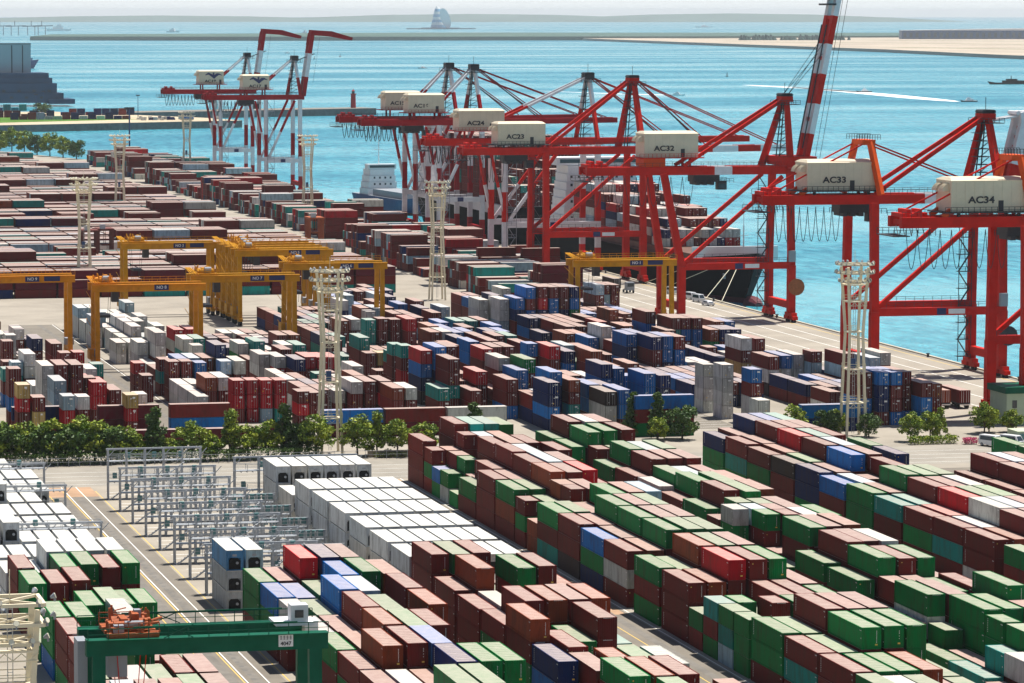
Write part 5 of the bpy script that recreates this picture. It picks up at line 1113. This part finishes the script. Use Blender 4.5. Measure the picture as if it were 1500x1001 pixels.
hedge("hedge", 62, 130, 657.5, 660, 2.2, 'dark', "dark undergrowth beneath the roadside trees", 9000)
mpk = leaf_mat("flowers_pink", (.45, .05, .14), (.60, .12, .22)); LEAF['pink'] = mpk
hedge("flower_bush", 256.6, 259.4, 655, 657, 1.2, 'pink', "pink flowering bush just left of the parked vans", 500)
# fence along the hedge
fr = empty("fence", (60, 656.3, 0)); mb = MB()
for k in range(52): mb.beam((k * 2, 0, 0), (k * 2, 0, 1.7), .07)
mb.build("post", M['grey'], fr); mb = MB(); mb.beam((0, 0, 1.65), (102, 0, 1.65), .06); mb.beam((0, 0, .9), (102, 0, .9), .05); mb.build("rail", M['grey'], fr)
tag(fr, "grey wire fence running along the foot of the roadside trees", "fence")
mb = MB(); mb.box(139, 162, 659.2, 659.5, 0, 1.2); tag(mb.build("low_wall", mat("wall_concrete", (.30, .24, .17), .9, .2, .3, .4)), "low beige wall under the trees right of the lamp tower", "wall")

# ---------------------------------------------------------------- ships
def hull(mb, L, B, zk, zd, bowrise=3.0, flare=.45, n=14, m0=0, m1=1, zw=None):
    """bow at y=0 pointing to -y, stern at y=L"""
    zw = zw if zw is not None else zk + 1.2; st = []
    for i in range(n + 1):
        t = i / n; y = L * t
        def w_(f):           # half width fraction at station for deck / water line
            e = min(1, (t / f)) if f > 0 else 1
            return math.sin(e * math.pi / 2) ** .8
        wd = max(.02, w_(.18)) * B / 2; ww = max(.01, w_(.34)) * B / 2 * (1 if t < .9 else 1 - (t - .9) * 2)
        zt = zd + bowrise * max(0, 1 - t / .12); yb = y + (L * .035 * (1 - t / .2) if t < .2 else 0)
        st.append([Vector((-wd, y - (L * flare * .05 if i == 0 else 0), zt)), Vector((-ww, yb, zw)), Vector((-ww * .9, yb, zk)), Vector((ww * .9, yb, zk)), Vector((ww, yb, zw)), Vector((wd, y - (L * flare * .05 if i == 0 else 0), zt))])
    for a, b_ in zip(st, st[1:]):
        mb.mi = m0; mb.face([a[0], b_[0], b_[1], a[1]]); mb.face([a[4], b_[4], b_[5], a[5]])
        mb.mi = m1; mb.face([a[1], b_[1], b_[2], a[2]]); mb.face([a[3], b_[3], b_[4], a[4]])
        mb.mi = 2; mb.face([a[0], a[5], b_[5], b_[0]])
    mb.mi = m0; e = st[-1]; mb.face([e[0], e[1], e[2], e[3], e[4], e[5]])
def house_block(mb, x0, x1, y0, y1, z0, levels, step=.6, lh=2.8):
    for k in range(levels): mb.box(x0 + step * k * .5, x1 - step * k * .5, y0 + step * k * .3, y1 - step * k * .4, z0 + lh * k, z0 + lh * (k + 1) - .05)
def windows(mb, x0, x1, y, z0, n, w=.8, h=.9):
    for k in range(n): xx = x0 + (x1 - x0) * (k + .5) / n; mb.box(xx - w / 2, xx + w / 2, y - .06, y, z0, z0 + h)
deckm = mat("ship_deck", (.16, .09, .07), .8, .2, .3, .2)
s1 = empty("container_ship", (332.5, 1022, 0)); mb = MB(); hull(mb, 196, 29, SEA - .6, 9.0, 3.4, zw=SEA + 1.6); mb.mi = 1
for k in range(8): a0 = math.pi * k / 8; mb.tube((0, -6 + .9 * k, SEA + .2), (0, -5.1 + .9 * k, SEA + .2), .5 + 2.1 * math.sin(min(1.57, .25 + k * .22)), 12, .5 + 2.1 * math.sin(min(1.57, .47 + k * .22)))
h1 = mb.build("hull", [M['hullblack'], M['hullred'], deckm], s1)
mb = MB(); house_block(mb, -14, 14, 166, 184, 9, 8); mb.box(-15.5, 15.5, 168, 178, 31.5, 34.2); mb.tube((0, 181, 31), (0, 181, 40), 2.2, 10, 1.8); sh = mb.build("superstructure", M['shipwhite'], s1)
mb = MB(); [windows(mb, -12, 12, 166.0 + .18 * k, 10.4 + 2.8 * k, 9) for k in range(7)]; mb.box(-14.5, 14.5, 167.9, 168.0, 32.3, 33.6); mb.build("window", M['glass'], sh)
mb = MB(); mb.box(-13.5, 13.5, 17, 18, 9, 13.2); mb.beam((0, 9, 9), (0, 9, 20), .35); mb.beam((0, 9, 20), (0, 9, 27), .15); mb.beam((-1.5, 9, 17), (1.5, 9, 17), .15); mb.build("breakwater_plate", M['shipwhite'], s1)
mb = MB(); mb.box(-13.2, 13.2, 20, 160, 9.02, 11.0); mb.build("hatch_cover", deckm, s1)
tx = MB(); tx.box(-5.9, -5.5, 9, 10.6, 4.0, 5.6); tx.build("bow_mark", M['mgrey'], h1)
mb = MB()
for a, b_ in (((-4, 3, 10), (-20, -18, .5)), ((-5, 5, 10), (-20, 24, .5)), ((-3, 2, 10.4), (-19, -30, .5)), ((-10, 16, 9), (-20, 45, .5))): mb.beam(a, b_, .16)
mb.build("mooring_line", M['cream'], s1)
tag(s1, "black hulled container ship with white superstructure moored beside the AC32 crane", "ship")
s2 = empty("container_ship", (337.5, 1242, 0)); mb = MB(); hull(mb, 176, 38, SEA - .6, 12.5, 3, zw=SEA + 1.2); h2 = mb.build("hull", [M['hullblack'], M['hullred'], deckm], s2)
mb = MB(); mb.box(-19.15, 19.15, 30, 182, 9.8, 13.4); mb.build("white_band", M['shipwhite'], s2)
mb = MB(); house_block(mb, -18, 18, 160, 176, 13, 10); shp = mb.build("superstructure", M['shipwhite'], s2); mb = MB(); [windows(mb, -15, 15, 160 + .18 * k, 14.4 + 2.8 * k, 10) for k in range(10)]; mb.build("window", M['glass'], shp)
mb = MB(); mb.box(-4, 4, 178, 186, 13, 42); mb.build("funnel", M['dred'], s2)
for k, yy in enumerate((60, 114)):
    mb = MB(); mb.box(-18.9, 18.9, yy, yy + 1.2, 13, 30); mb.build("lashing_bridge", M['dred'], s2)
tag(s2, "large container ship stacked with maroon boxes behind the striped cranes", "ship")
s3 = empty("coaster", (342, 1500, 0)); s3.rotation_euler = (0, 0, R(6)); mb = MB(); hull(mb, 82, 15, SEA - .5, 3.2, 2.2, zw=SEA + .8); mb.build("hull", [M['bluep'], M['hullred'], M['mgrey']], s3)
mb = MB(); house_block(mb, -7, 7, 60, 72, 3.2, 4, .9); mb.box(-6.5, 6.5, 61, 66, 14.4, 16.6); mb.beam((0, 66, 16), (0, 66, 29), .3); mb.beam((-2, 66, 23), (2, 66, 23), .25); sh3 = mb.build("superstructure", M['shipwhite'], s3)
mb = MB(); mb.box(-5.8, 5.8, 60.9, 61, 15.0, 16.1); [windows(mb, -5, 5, 60.0 + .27 * k, 4.6 + 2.8 * k, 4) for k in range(3)]; mb.build("window", M['glass'], sh3)
mb = MB(); mb.box(-6, 6, 12, 56, 3.3, 6.0); mb.build("hatch_cover", M['mgrey'], s3); mb = MB(); mb.beam((0, 10, 4), (0, 10, 19), .25); mb.build("mast", M['cream'], s3)
tag(s3, "small white and blue coaster moored at the far quay with clean water behind", "ship")
s4 = empty("container_ship", (655, 5600, 0)); s4.rotation_euler = (0, 0, R(62)); mb = MB(); hull(mb, 150, 25, SEA, 8, 3, zw=SEA + 1); mb.build("hull", [M['bluep'], M['bluep'], M['bluep']], s4)
mb = MB(); house_block(mb, -11, 11, 118, 134, 8, 7); mb.tube((0, 130, 27), (0, 130, 36), 2, 8); mb.beam((0, 122, 27), (0, 122, 38), 1.0); mb.build("superstructure", M['shipwhite'], s4); mb = MB(); [mb.box(-11.5, 11.5, 12 + 13 * k, 24 + 13 * k, 8, 8 + 2.6 * (2 + (k * 7) % 3)) for k in range(8)]; mb.build("deck_cargo", M['bluep'], s4)
tag(s4, "hazy blue container ship under way at the upper left, bow to the right", "ship")
s5 = empty("naval_vessel", (380, 3330, 2.2)); nb = mat("hull_slate_blue", (.012, .045, .10), .55, .4, .3, .05); mb = MB()
mb.box(-46, 34, 0, 60, -2, 7); mb.box(-44, 28, 2, 60, 7, 16); mb.box(-42, 24, 4, 60, 16, 21); mb.box(-40, 21, 6, 60, 21, 25.5); mb.box(20, 44, -4, 50, -3, 1.5); mb.build("hull", nb, s5)
mb = MB(); mb.box(-24, 6, 20, 40, 25.5, 52); sl = mb.build("storage_tower", mat('silo_grey', (.36, .38, .40), .7, .1), s5); mb = MB(); mb.box(-12.2, -11.2, 19.8, 20, 25.6, 51); mb.box(-2.2, -1.2, 19.8, 20, 25.6, 51); mb.box(-24.3, 6.3, 19.6, 40.4, 52, 52.8); mb.build("tower_trim", M['dark'], sl)
mb = MB(); mb.beam((-29, 22, 25), (-29, 22, 52), 1.2); [mb.box(-32.5, -26, 21, 24, 28 + 4 * k, 28.6 + 4 * k) for k in range(6)]; mb.beam((-60, 24, 20), (-60, 24, 42), .8); mb.build("mast", M['dark'], s5)
mb = MB(); [mb.box(-30 + 7 * k, -27 + 7 * k, -.15, 0, 2 + (k % 2) * 6, 4 + (k % 2) * 6) for k in range(8)]; mb.build("opening", M['dark'], s5)
tag(s5, "dark blue stepped ship with a grey storage tower at the left edge", "ship")
# things on the spit
def spit_boxes(x, y, n, c, label):
    mb = MB(); g = random.Random(int(x)); mb.cc = (0, 0, 0, 1)
    for k in range(n): mb.cc = tuple(v * g.uniform(.6, 1.2) for v in CC[g.choice(c)]) + (1,); mb.box(x + k * 6.6, x + k * 6.6 + 6.1, y, y + 2.4, 2.2, 2.2 + 2.7 * g.choice([1, 2, 2]))
    tag(mb.build("container_row", CMS[0]), label, "container row", "container rows on the spit")
spit_boxes(262, 2800, 12, 'nmmp', "long dark container row on the grass spit across the dock, left half"); spit_boxes(352, 2850, 9, 'nmnp', "dark container row near the tip of the spit"); spit_boxes(300, 2740, 14, 'lmnw', "mixed container row in front on the grass spit"); spit_boxes(262, 2990, 12, 'tnlw', "teal and white container row below the dark blue ship")
mb = MB(); mb.cc = CC['t'] + (1,); mb.box(262, 296, 2880, 2900, 2.2, 17); [mb.box(262, 296, 2879.7, 2880, 4 + 2.7 * k, 4.3 + 2.7 * k) for k in range(5)]; tag(mb.build("container_stack", mat("teal_stack", (.03, .28, .26), .6, .3, .3, .3)), "tall teal container stack at the left edge on the spit", "container stack")
mb = MB(); g = random.Random(5)
for k in range(22): x = 395 + g.uniform(0, 62); y = 2720 + g.uniform(-14, 14); mb.cc = tuple(v for v in CC[g.choice('lwbn')]) + (1,); mb.box(x, x + g.uniform(2, 5), y, y + 3, 2.2, 2.2 + g.uniform(1, 2.6))
tag(mb.build("scrap_heap", CMS[0]), "pale blue heaps of parked gear near the tip of the spit", "gear heap")
for k, (x, y) in enumerate([(350, 2950), (405, 2790), (330, 2830), (290, 2860)]):
    r = empty("lamp_mast", (x, y, 2.2)); mb = MB(); mb.tube((0, 0, 0), (0, 0, 17), .35, 6, .2); mb.build("pole", M['bluep'], r); mb = MB(); mb.box(-1.5, 1.5, -.4, .4, 16.6, 17.4); mb.build("lamp_head", M['dark'], r); tag(r, "thin lamp mast on the spit, %s from the left" % ['third', 'fourth', 'second', 'first'][k], "lamp mast", "lamp masts on the spit")
tree(345, 2920, 3, 2.2, "dark round tree on the spit behind the container rows", "trees on the spit", .7); bpy.context.view_layer.update()
# lighthouse
lh = empty("lighthouse", (622, 3010, 2.6)); mb = MB(); mb.tube((0, 0, 0), (0, 0, 11.5), 2.3, 14, 2.0); mb.tube((0, 0, 11.5), (0, 0, 12.1), 2.8, 14); mb.build("tower", M['dred'], lh); mb = MB(); mb.tube((0, 0, 12.1), (0, 0, 14.4), 1.3, 12); mb.build("lantern", M['glass'], lh); mb = MB(); mb.tube((0, 0, 14.4), (0, 0, 15.6), 1.6, 12, .2); mb.beam((0, 0, 15.5), (0, 0, 17), .15); mb.build("cap", M['dred'], lh)
tag(lh, "small red lighthouse near the tip of the breakwater", "lighthouse")
# tower on the artificial island in the bay
wt = empty("ventilation_tower", (4290, 18500, SEA)); mb = MB(); n = 24; lev = 8
def ring_(k):
    t = k / lev; rr = 48 * (1 - t) ** .75 + 4; cx = -18 * t ** 1.4; zz = 8 + 112 * t; return [(cx + rr * math.cos(2 * math.pi * q / n), rr * .8 * math.sin(2 * math.pi * q / n), zz) for q in range(n)]
for k in range(lev):
    a, b_ = ring_(k), ring_(k + 1); mb.mi = k % 2
    for q in range(n): mb.face([a[q], a[(q + 1) % n], b_[(q + 1) % n], b_[q]])
mb.build("shell", [mat("tower_blue_stripe", (.04, .30, .50), .6), M['shipwhite']], wt)
mb = MB(); c = Vector((16, -46, 58)); pts = [c + Vector((26 * math.cos(2 * math.pi * q / 20) + 16 * -math.sin(2 * math.pi * q / 20), -3, 52 * math.sin(2 * math.pi * q / 20))) for q in range(20)]
mb.face(pts); mb.face([p + Vector((0, 4, 0)) for p in pts][::-1]); [mb.face([pts[q], pts[(q + 1) % 20], pts[(q + 1) % 20] + Vector((0, 4, 0)), pts[q] + Vector((0, 4, 0))]) for q in range(20)]; mb.build("opening", M['shipwhite'], wt)
mb = MB(); mb.tube((0, 0, 0), (0, 0, 8), 100, 32); mb.box(-180, 190, -10, 10, 0, 5); mb.build("island_base", nb, wt)
tag(wt, "pale blue striped sail shaped tower standing in the hazy bay", "tower")
# boats
def boat(name, x, y, L, label, m, rz=0, hgt=1.0):
    r = empty(name, (x, y, SEA)); r.rotation_euler = (0, 0, rz); mb = MB(); cabm = m if name == "barge" else M["shipwhite"]; hull(mb, L, L * .24, -.3, L * .07 * hgt, L * .03, zw=.2); mb.build("hull", [m, m, cabm], r)
    mb = MB(); mb.box(-L * .09, L * .09, L * .35, L * .75, L * .07 * hgt, L * .16 * hgt); mb.box(-L * .07, L * .07, L * .42, L * .6, L * .16 * hgt, L * .23 * hgt); mb.beam((0, L * .5, L * .2 * hgt), (0, L * .5, L * .36 * hgt), L * .012); mb.build("cabin", cabm, r)
    tag(r, label, "boat"); return r
boat("motor_boat", 1337, 3751, 17, "small dark motor boat drawing the left part of the white wake", M['dark'], R(-100)); boat("motor_boat", 1291, 3322, 18, "motor boat leading the long white wake toward the right edge", M['dark'], R(-80)); boat("motor_boat", 1108, 3640, 16, "white boat throwing spray in mid water", M['shipwhite'], R(60))
boat("ferry", 2190, 17300, 118, "hazy white ferry far out at the upper left", M['shipwhite'], R(90), 1.1); boat("tanker", 2480, 15800, 60, "hazy ship above the far cranes, left of the two", M['shipwhite'], R(60), 1.3); boat("tanker", 2900, 15000, 34, "tiny hazy ship right of the other above the cranes", M['shipwhite'], R(20), 1.8); boat("tanker", 6300, 20500, 105, "faint barge on the horizon above the raised boom", M['shipwhite'], R(-90), .5)
boat("barge", 1640, 4130, 62, "low dark barge near the right edge on the open water", M['hullblack'], R(-84), .45); boat("motor_boat", 1240, 5500, 14, "tiny speed boat trailing a straight wake above the crane peaks", M['dark'], R(-90)); boat("motor_boat", 1420, 7600, 12, "tiny dark boat on the far water between the far cranes and the tower", M['dark'], R(-90))
wake([(1291, 3332), (1296, 3380), (1308, 3500), (1322, 3620), (1336, 3755), (1346, 3900), (1352, 4010)], [3, 10, 15, 15, 13, 9, 5]); wake([(1338, 3748), (1344, 3800), (1350, 3960), (1340, 4150)], [2, 9, 12, 6]); wake([(1108, 3646), (1090, 3668), (1060, 3720), (1010, 3900)], [3, 9, 7, 1]); wake([(1247, 5500), (1350, 5470), (1480, 5420)], [4, 9, 3]); wake([(640, 5580), (600, 5620), (655, 5640)], [4, 7, 3])
for k, (x, y) in enumerate([(1490, 4700), (1700, 4900), (1290, 6600), (1420, 7000)]):
    r = empty("channel_buoy", (x, y, SEA)); mb = MB(); mb.tube((0, 0, -.2), (0, 0, 1.0), 2.2, 10); mb.build("float", M['dred'] if k % 2 else M['greygreen'], r); mb = MB(); mb.tube((0, 0, 1), (0, 0, 6), .8, 6, .3); mb.build("lattice_mast", M['dark'], r); tag(r, "dark channel buoy on the open water, %s from the right" % ['second', 'first', 'fourth', 'third'][k], "buoy", "channel buoys")
# airport
def hall(x, y, L, D, H, rz, label, m):
    r = empty("airport_hall", (x, y, 3.5), rz); mb = MB(); mb.box(0, L, 0, D, 0, H); mb.build("wall", m, r); mb = MB(); n = 10
    for k in range(n): a0, a1 = math.pi * k / n, math.pi * (k + 1) / n; mb.hexa([(L * (k / n), 0, H), (L * ((k + 1) / n), 0, H), (L * ((k + 1) / n), D, H), (L * (k / n), D, H), (L * (k / n), 0, H + .5 + H * .25 * math.sin(a0)), (L * ((k + 1) / n), 0, H + .5 + H * .25 * math.sin(a1)), (L * ((k + 1) / n), D, H + .5 + H * .25 * math.sin(a1)), (L * (k / n), D, H + .5 + H * .25 * math.sin(a0))])
    mb.build("roof", M['shipwhite'], r); mb = MB(); k = int(L / 18); [mb.box(L * (q + .25) / k, L * (q + .75) / k, -.6, -.02, H * .2, H * .75) for q in range(k)]; mb.build("window", M['glass'], r); tag(r, label, "airport building", "airport buildings")
hall(3850, 10400, 1130, 80, 26, R(-14), "long low glazed airport terminal on the far sand spit", M['bluep']); hall(5080, 9850, 110, 90, 34, R(-10), "leftmost white arched airport hangar at the right edge", M['shipwhite']); hall(5200, 9800, 150, 90, 30, R(-10), "middle white arched airport hangar at the right edge", M['shipwhite']); hall(5370, 9750, 150, 90, 32, R(-10), "rightmost white arched airport hangar at the right edge", M['shipwhite'])
r = empty("control_tower", (4500, 10200, 3.5)); mb = MB(); mb.tube((0, 0, 0), (0, 0, 38), 5, 10); mb.build("shaft", M['shipwhite'], r); mb = MB(); mb.tube((0, 0, 38), (0, 0, 46), 8, 10, 9); mb.build("cab", M['glass'], r); tag(r, "small airport tower above the low terminal", "control tower")
for k, (x, y) in enumerate([(4560, 8700), (4700, 8650)]):
    r = empty("airliner", (x, y, 3.5)); r.rotation_euler = (0, 0, R(8)); mb = MB(); mb.tube((-30, 0, 5), (26, 0, 5), 2.6, 10); mb.tube((26, 0, 5), (33, 0, 5), 2.6, 10, .5); mb.build("fuselage", M['shipwhite'], r); mb = MB(); mb.hexa([(-6, -28, 4), (0, -28, 4), (8, -2, 4), (-2, -2, 4), (-6, -28, 4.6), (0, -28, 4.6), (8, -2, 4.6), (-2, -2, 4.6)]); mb.hexa([(-2, 2, 4), (8, 2, 4), (0, 28, 4), (-6, 28, 4), (-2, 2, 4.6), (8, 2, 4.6), (0, 28, 4.6), (-6, 28, 4.6)]); mb.build("wing", M['shipwhite'], r); mb = MB(); mb.hexa([(-31, -.3, 6), (-24, -.3, 6), (-24, .3, 6), (-31, .3, 6), (-34, -.3, 16), (-30, -.3, 16), (-30, .3, 16), (-34, .3, 16)]); mb.build("tail_fin", M['bluep'], r); tag(r, "white airliner on the airport apron, %s one" % ['left', 'right'][k], "airliner", "airliners")
mb = MB(); g = random.Random(9)
for k in range(90): x = 3230 + g.uniform(0, 330); y = 10060 + g.uniform(-40, 40); mb.tube((x, y, 3), (x, y, 3 + g.uniform(9, 17)), g.uniform(5, 9), 6, 2)
tag(mb.build("pine_belt", LEAF['dark'] if False else mat("far_pines", (.02, .06, .05), .9)), kind="stuff")
for k, x in enumerate((1280, 1330, 1385, 1420)):
    r = empty("distant_crane", (x, 12000, 8)); mb = MB(); [mb.beam((a, 0, 0), (a, 0, 30), 2) for a in (-12, 12)]; mb.build("leg", nb, r); mb = MB(); mb.beam((-30, 0, 30), (38, 0, 32), 2.4); mb.beam((0, 0, 30), (0, 0, 48), 2); mb.build("boom", nb, r); tag(r, "tiny hazy crane on the far shore at the upper left, %s one" % ORD[k], "crane", "cranes on the far shore")

# ---------------------------------------------------------------- vehicles, cabins and small things
def van(x, y, rz, label, c=(.72, .73, .74), L=4.9, H=2.2, W=1.8, car=False, group="parked vans"):
    r = empty("parked_van" if not car else "parked_car", (x, y, 0), rz); pm = mat("van_paint", c, .3, .5); g = MB(); z0 = .35; zb = 1.15 if not car else .85
    g.hexa([(-W / 2, -L / 2, z0), (W / 2, -L / 2, z0), (W / 2, L / 2, z0), (-W / 2, L / 2, z0), (-W / 2, -L / 2, zb), (W / 2, -L / 2, zb), (W / 2, L / 2, zb), (-W / 2, L / 2, zb)])
    f = .55 if not car else 1.3; b_ = .1 if not car else .9
    g.hexa([(-W / 2 + .03, -L / 2 + f * .3, zb), (W / 2 - .03, -L / 2 + f * .3, zb), (W / 2 - .03, L / 2 - b_ * .2, zb), (-W / 2 + .03, L / 2 - b_ * .2, zb), (-W / 2 + .15, -L / 2 + f + .4, H), (W / 2 - .15, -L / 2 + f + .4, H), (W / 2 - .15, L / 2 - b_, H), (-W / 2 + .15, L / 2 - b_, H)])
    g.build("body", pm, r); w_ = MB()
    for s in (-1, 1): w_.hexa([(s * (W / 2 - .02), -L / 2 + f + .2, zb + .1), (s * (W / 2 + .012), -L / 2 + f + .2, zb + .1), (s * (W / 2 + .012), L / 2 - b_ - .3, zb + .1), (s * (W / 2 - .02), L / 2 - b_ - .3, zb + .1), (s * (W / 2 - .14), -L / 2 + f + .55, H - .2), (s * (W / 2 - .09), -L / 2 + f + .55, H - .2), (s * (W / 2 - .09), L / 2 - b_ - .3, H - .2), (s * (W / 2 - .14), L / 2 - b_ - .3, H - .2)])
    w_.hexa([(-W / 2 + .12, -L / 2 + f * .3 + .02, zb + .08), (W / 2 - .12, -L / 2 + f * .3 + .02, zb + .08), (W / 2 - .12, -L / 2 + f * .3 + .1, zb + .08), (-W / 2 + .12, -L / 2 + f * .3 + .1, zb + .08), (-W / 2 + .25, -L / 2 + f + .28, H - .12), (W / 2 - .25, -L / 2 + f + .28, H - .12), (W / 2 - .25, -L / 2 + f + .4, H - .12), (-W / 2 + .25, -L / 2 + f + .4, H - .12)])
    w_.build("window", M['glass'], r)
    for sx in (-1, 1):
        for yy in (-L * .32, L * .32): t = MB(); t.tube((sx * (W / 2 - .2), yy, .34), (sx * (W / 2 + .02), yy, .34), .34, 12); t.mi = 1; t.tube((sx * (W / 2 + .02), yy, .34), (sx * (W / 2 + .03), yy, .34), .2, 8); t.build("wheel", [M['black'], M['grey']], r)
    for sx in (-.6, .6): h = MB(); h.box(sx - .18, sx + .18, -L / 2 - .02, -L / 2 + .05, .75 if car is False else .6, .95 if car is False else .75); h.build("headlight", M['lamp'], r)
    tag(r, label, "van" if not car else "car", group)
van(255.6 + 5.0, 651.8, R(28), "white minivan parked beside the pink bush, left of the pair"); van(264.6, 651.2, R(28), "white minivan parked beside the green cabins, right of the pair")
for k, (x, y, lab, H) in enumerate([(309.6, 1028, "white van parked farthest along the quay edge, behind a crane leg", 2.1), (309.2, 1008, "white van parked on the quay right of the crane leg", 2.1), (308.4, 998, "tallest white van in the quay row", 2.3), (307.2, 985, "low white car nearest on the quay edge", 1.45)]): van(x, y, R(12), lab, (.55, .57, .60), 4.8, H, car=H < 2, group="vehicles parked on the quay edge")
def trailer(x, y, c, label, rz=0):
    r = empty("container_trailer", (x, y, 0), rz); t = MB(); t.box(-1.2, 1.2, -6.2, 6.2, 1.05, 1.3); t.box(-.5, .5, -6, 6, .8, 1.05); t.build("chassis", M['dark'], r)
    for yy in (-5, -3.8, 2.2, 3.5):
        for s in (-1, 1): w_ = MB(); w_.tube((s * .85, yy, .5), (s * 1.2, yy, .5), .5, 12); w_.build("wheel", M['black'], r)
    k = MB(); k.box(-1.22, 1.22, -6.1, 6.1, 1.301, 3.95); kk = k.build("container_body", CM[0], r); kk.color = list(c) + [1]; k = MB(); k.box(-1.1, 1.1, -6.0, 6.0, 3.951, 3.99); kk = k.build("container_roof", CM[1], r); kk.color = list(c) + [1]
    d = MB(); [d.box(q, q + .06, -6.16, -6.11, 1.4, 3.85) for q in (-.8, -.35, .3, .75)]; d.box(-1.1, 1.1, -6.3, -6.15, .8, 1.05); d.build("door_bars", label_mat, r)
    tag(r, label, "trailer", "trailers with containers on the quay road")
trailer(275.8, 722, CC['o'], "left trailer with a red brown container on the quay road"); trailer(279.8, 721, CC['m'], "right trailer with a maroon container on the quay road"); trailer(295.5, 1045, CC['k'], "dark trailer with container behind the lone yellow gantry")
r = empty("road_tractor", (298.0, 1034, 0)); mb = MB(); mb.box(-1.2, 1.2, -1.2, 1.2, .9, 3.3); mb.build("cab", M['mgrey'], r); mb = MB(); mb.box(-1.0, 1.0, -1.24, -1.2, 2.0, 3.0); mb.build("window", M['glass'], r); [MB() for _ in ()]
for s in (-1, 1):
    for yy in (-.6, 3): mb = MB(); mb.tube((s * .8, yy, .5), (s * 1.2, yy, .5), .5, 12); mb.build("wheel", M['black'], r)
mb = MB(); mb.box(-.6, .6, 1.2, 4, .7, 1.1); mb.build("chassis", M['dark'], r); tag(r, "grey truck cab facing the camera on the quay behind the yellow gantry", "truck")
r = empty("gate_house", (276.5, 683.5, 0)); gw = mat("pale_green_wall", (.42, .50, .36), .8, .2, .12, .4); mb = MB(); mb.box(0, 14, 0, 9, 0, 6.6); wl = mb.build("wall", gw, r); mb = MB(); mb.box(-.5, 14.5, -.5, 9.5, 6.6, 7.9); mb.build("roof", M['green'], r)
for k in range(5): mb = MB(); mb.box(1.2 + 2.6 * k, 2.2 + 2.6 * k, -.05, -.002, 3.6, 5.2); mb.build("window", M['glass'], wl)
tag(r, "pale green house with dark green roof at the right edge", "building")
for k, (x, lab) in enumerate([(268.2, "left pale green storage cabin behind the vans"), (271.6, "right pale green storage cabin behind the vans")]):
    r = empty("storage_cabin", (x - 2.0, 652, 0)); mb = MB(); mb.box(0, 3.1, 0, 5.5, .1, 2.6); mb.build("wall", gw, r); mb = MB(); mb.box(-.08, 3.18, -.08, 5.58, 2.6, 2.72); mb.build("roof", mat("cabin_roof_%d" % k, (.45, .50, .36), .7), r); mb = MB(); mb.box(.3, 1.4, -.04, 0, .12, 2.3); mb.box(1.7, 2.8, -.04, 0, .12, 2.3); mb.build("door", M['greygreen'], r); tag(r, lab, "cabin", "storage cabins")
for k in range(26):
    y = 420 + k * 58; r = empty("bollard", (QX - .9, y, 0)); mb = MB(); mb.tube((0, 0, 0), (0, 0, .7), .32, 10, .26); mb.build("stem", M['dark'], r); mb = MB(); mb.tube((0, 0, .7), (0, 0, .95), .5, 10, .42); mb.build("cap", M['dark'], r)
    tag(r, "black mooring bollard on the quay edge, one of an even row", "bollard", "mooring bollards on the quay edge")
mb = MB()
for k in range(420): mb.box(QX + .26, QX + .8, 300 + k * 4.0, 301.2 + k * 4.0, -2.6, -.2)
tag(mb.build("quay_fenders", M['black']), kind="stuff")

# ---------------------------------------------------------------- the air
hz = MB(); hz.box(-30000, 45000, -400, 60000, -10.2, 135)
hm = bpy.data.materials.new("haze_air"); hm.use_nodes = True; n = hm.node_tree.nodes; n.clear()
out = n.new("ShaderNodeOutputMaterial"); pv = n.new("ShaderNodeVolumePrincipled"); pv.inputs["Color"].default_value = (.86, .94, 1.0, 1); pv.inputs["Density"].default_value = 2.4e-5; pv.inputs["Anisotropy"].default_value = .2
hm.node_tree.links.new(pv.outputs[0], out.inputs["Volume"])
tag(hz.build("haze", hm), kind="stuff")
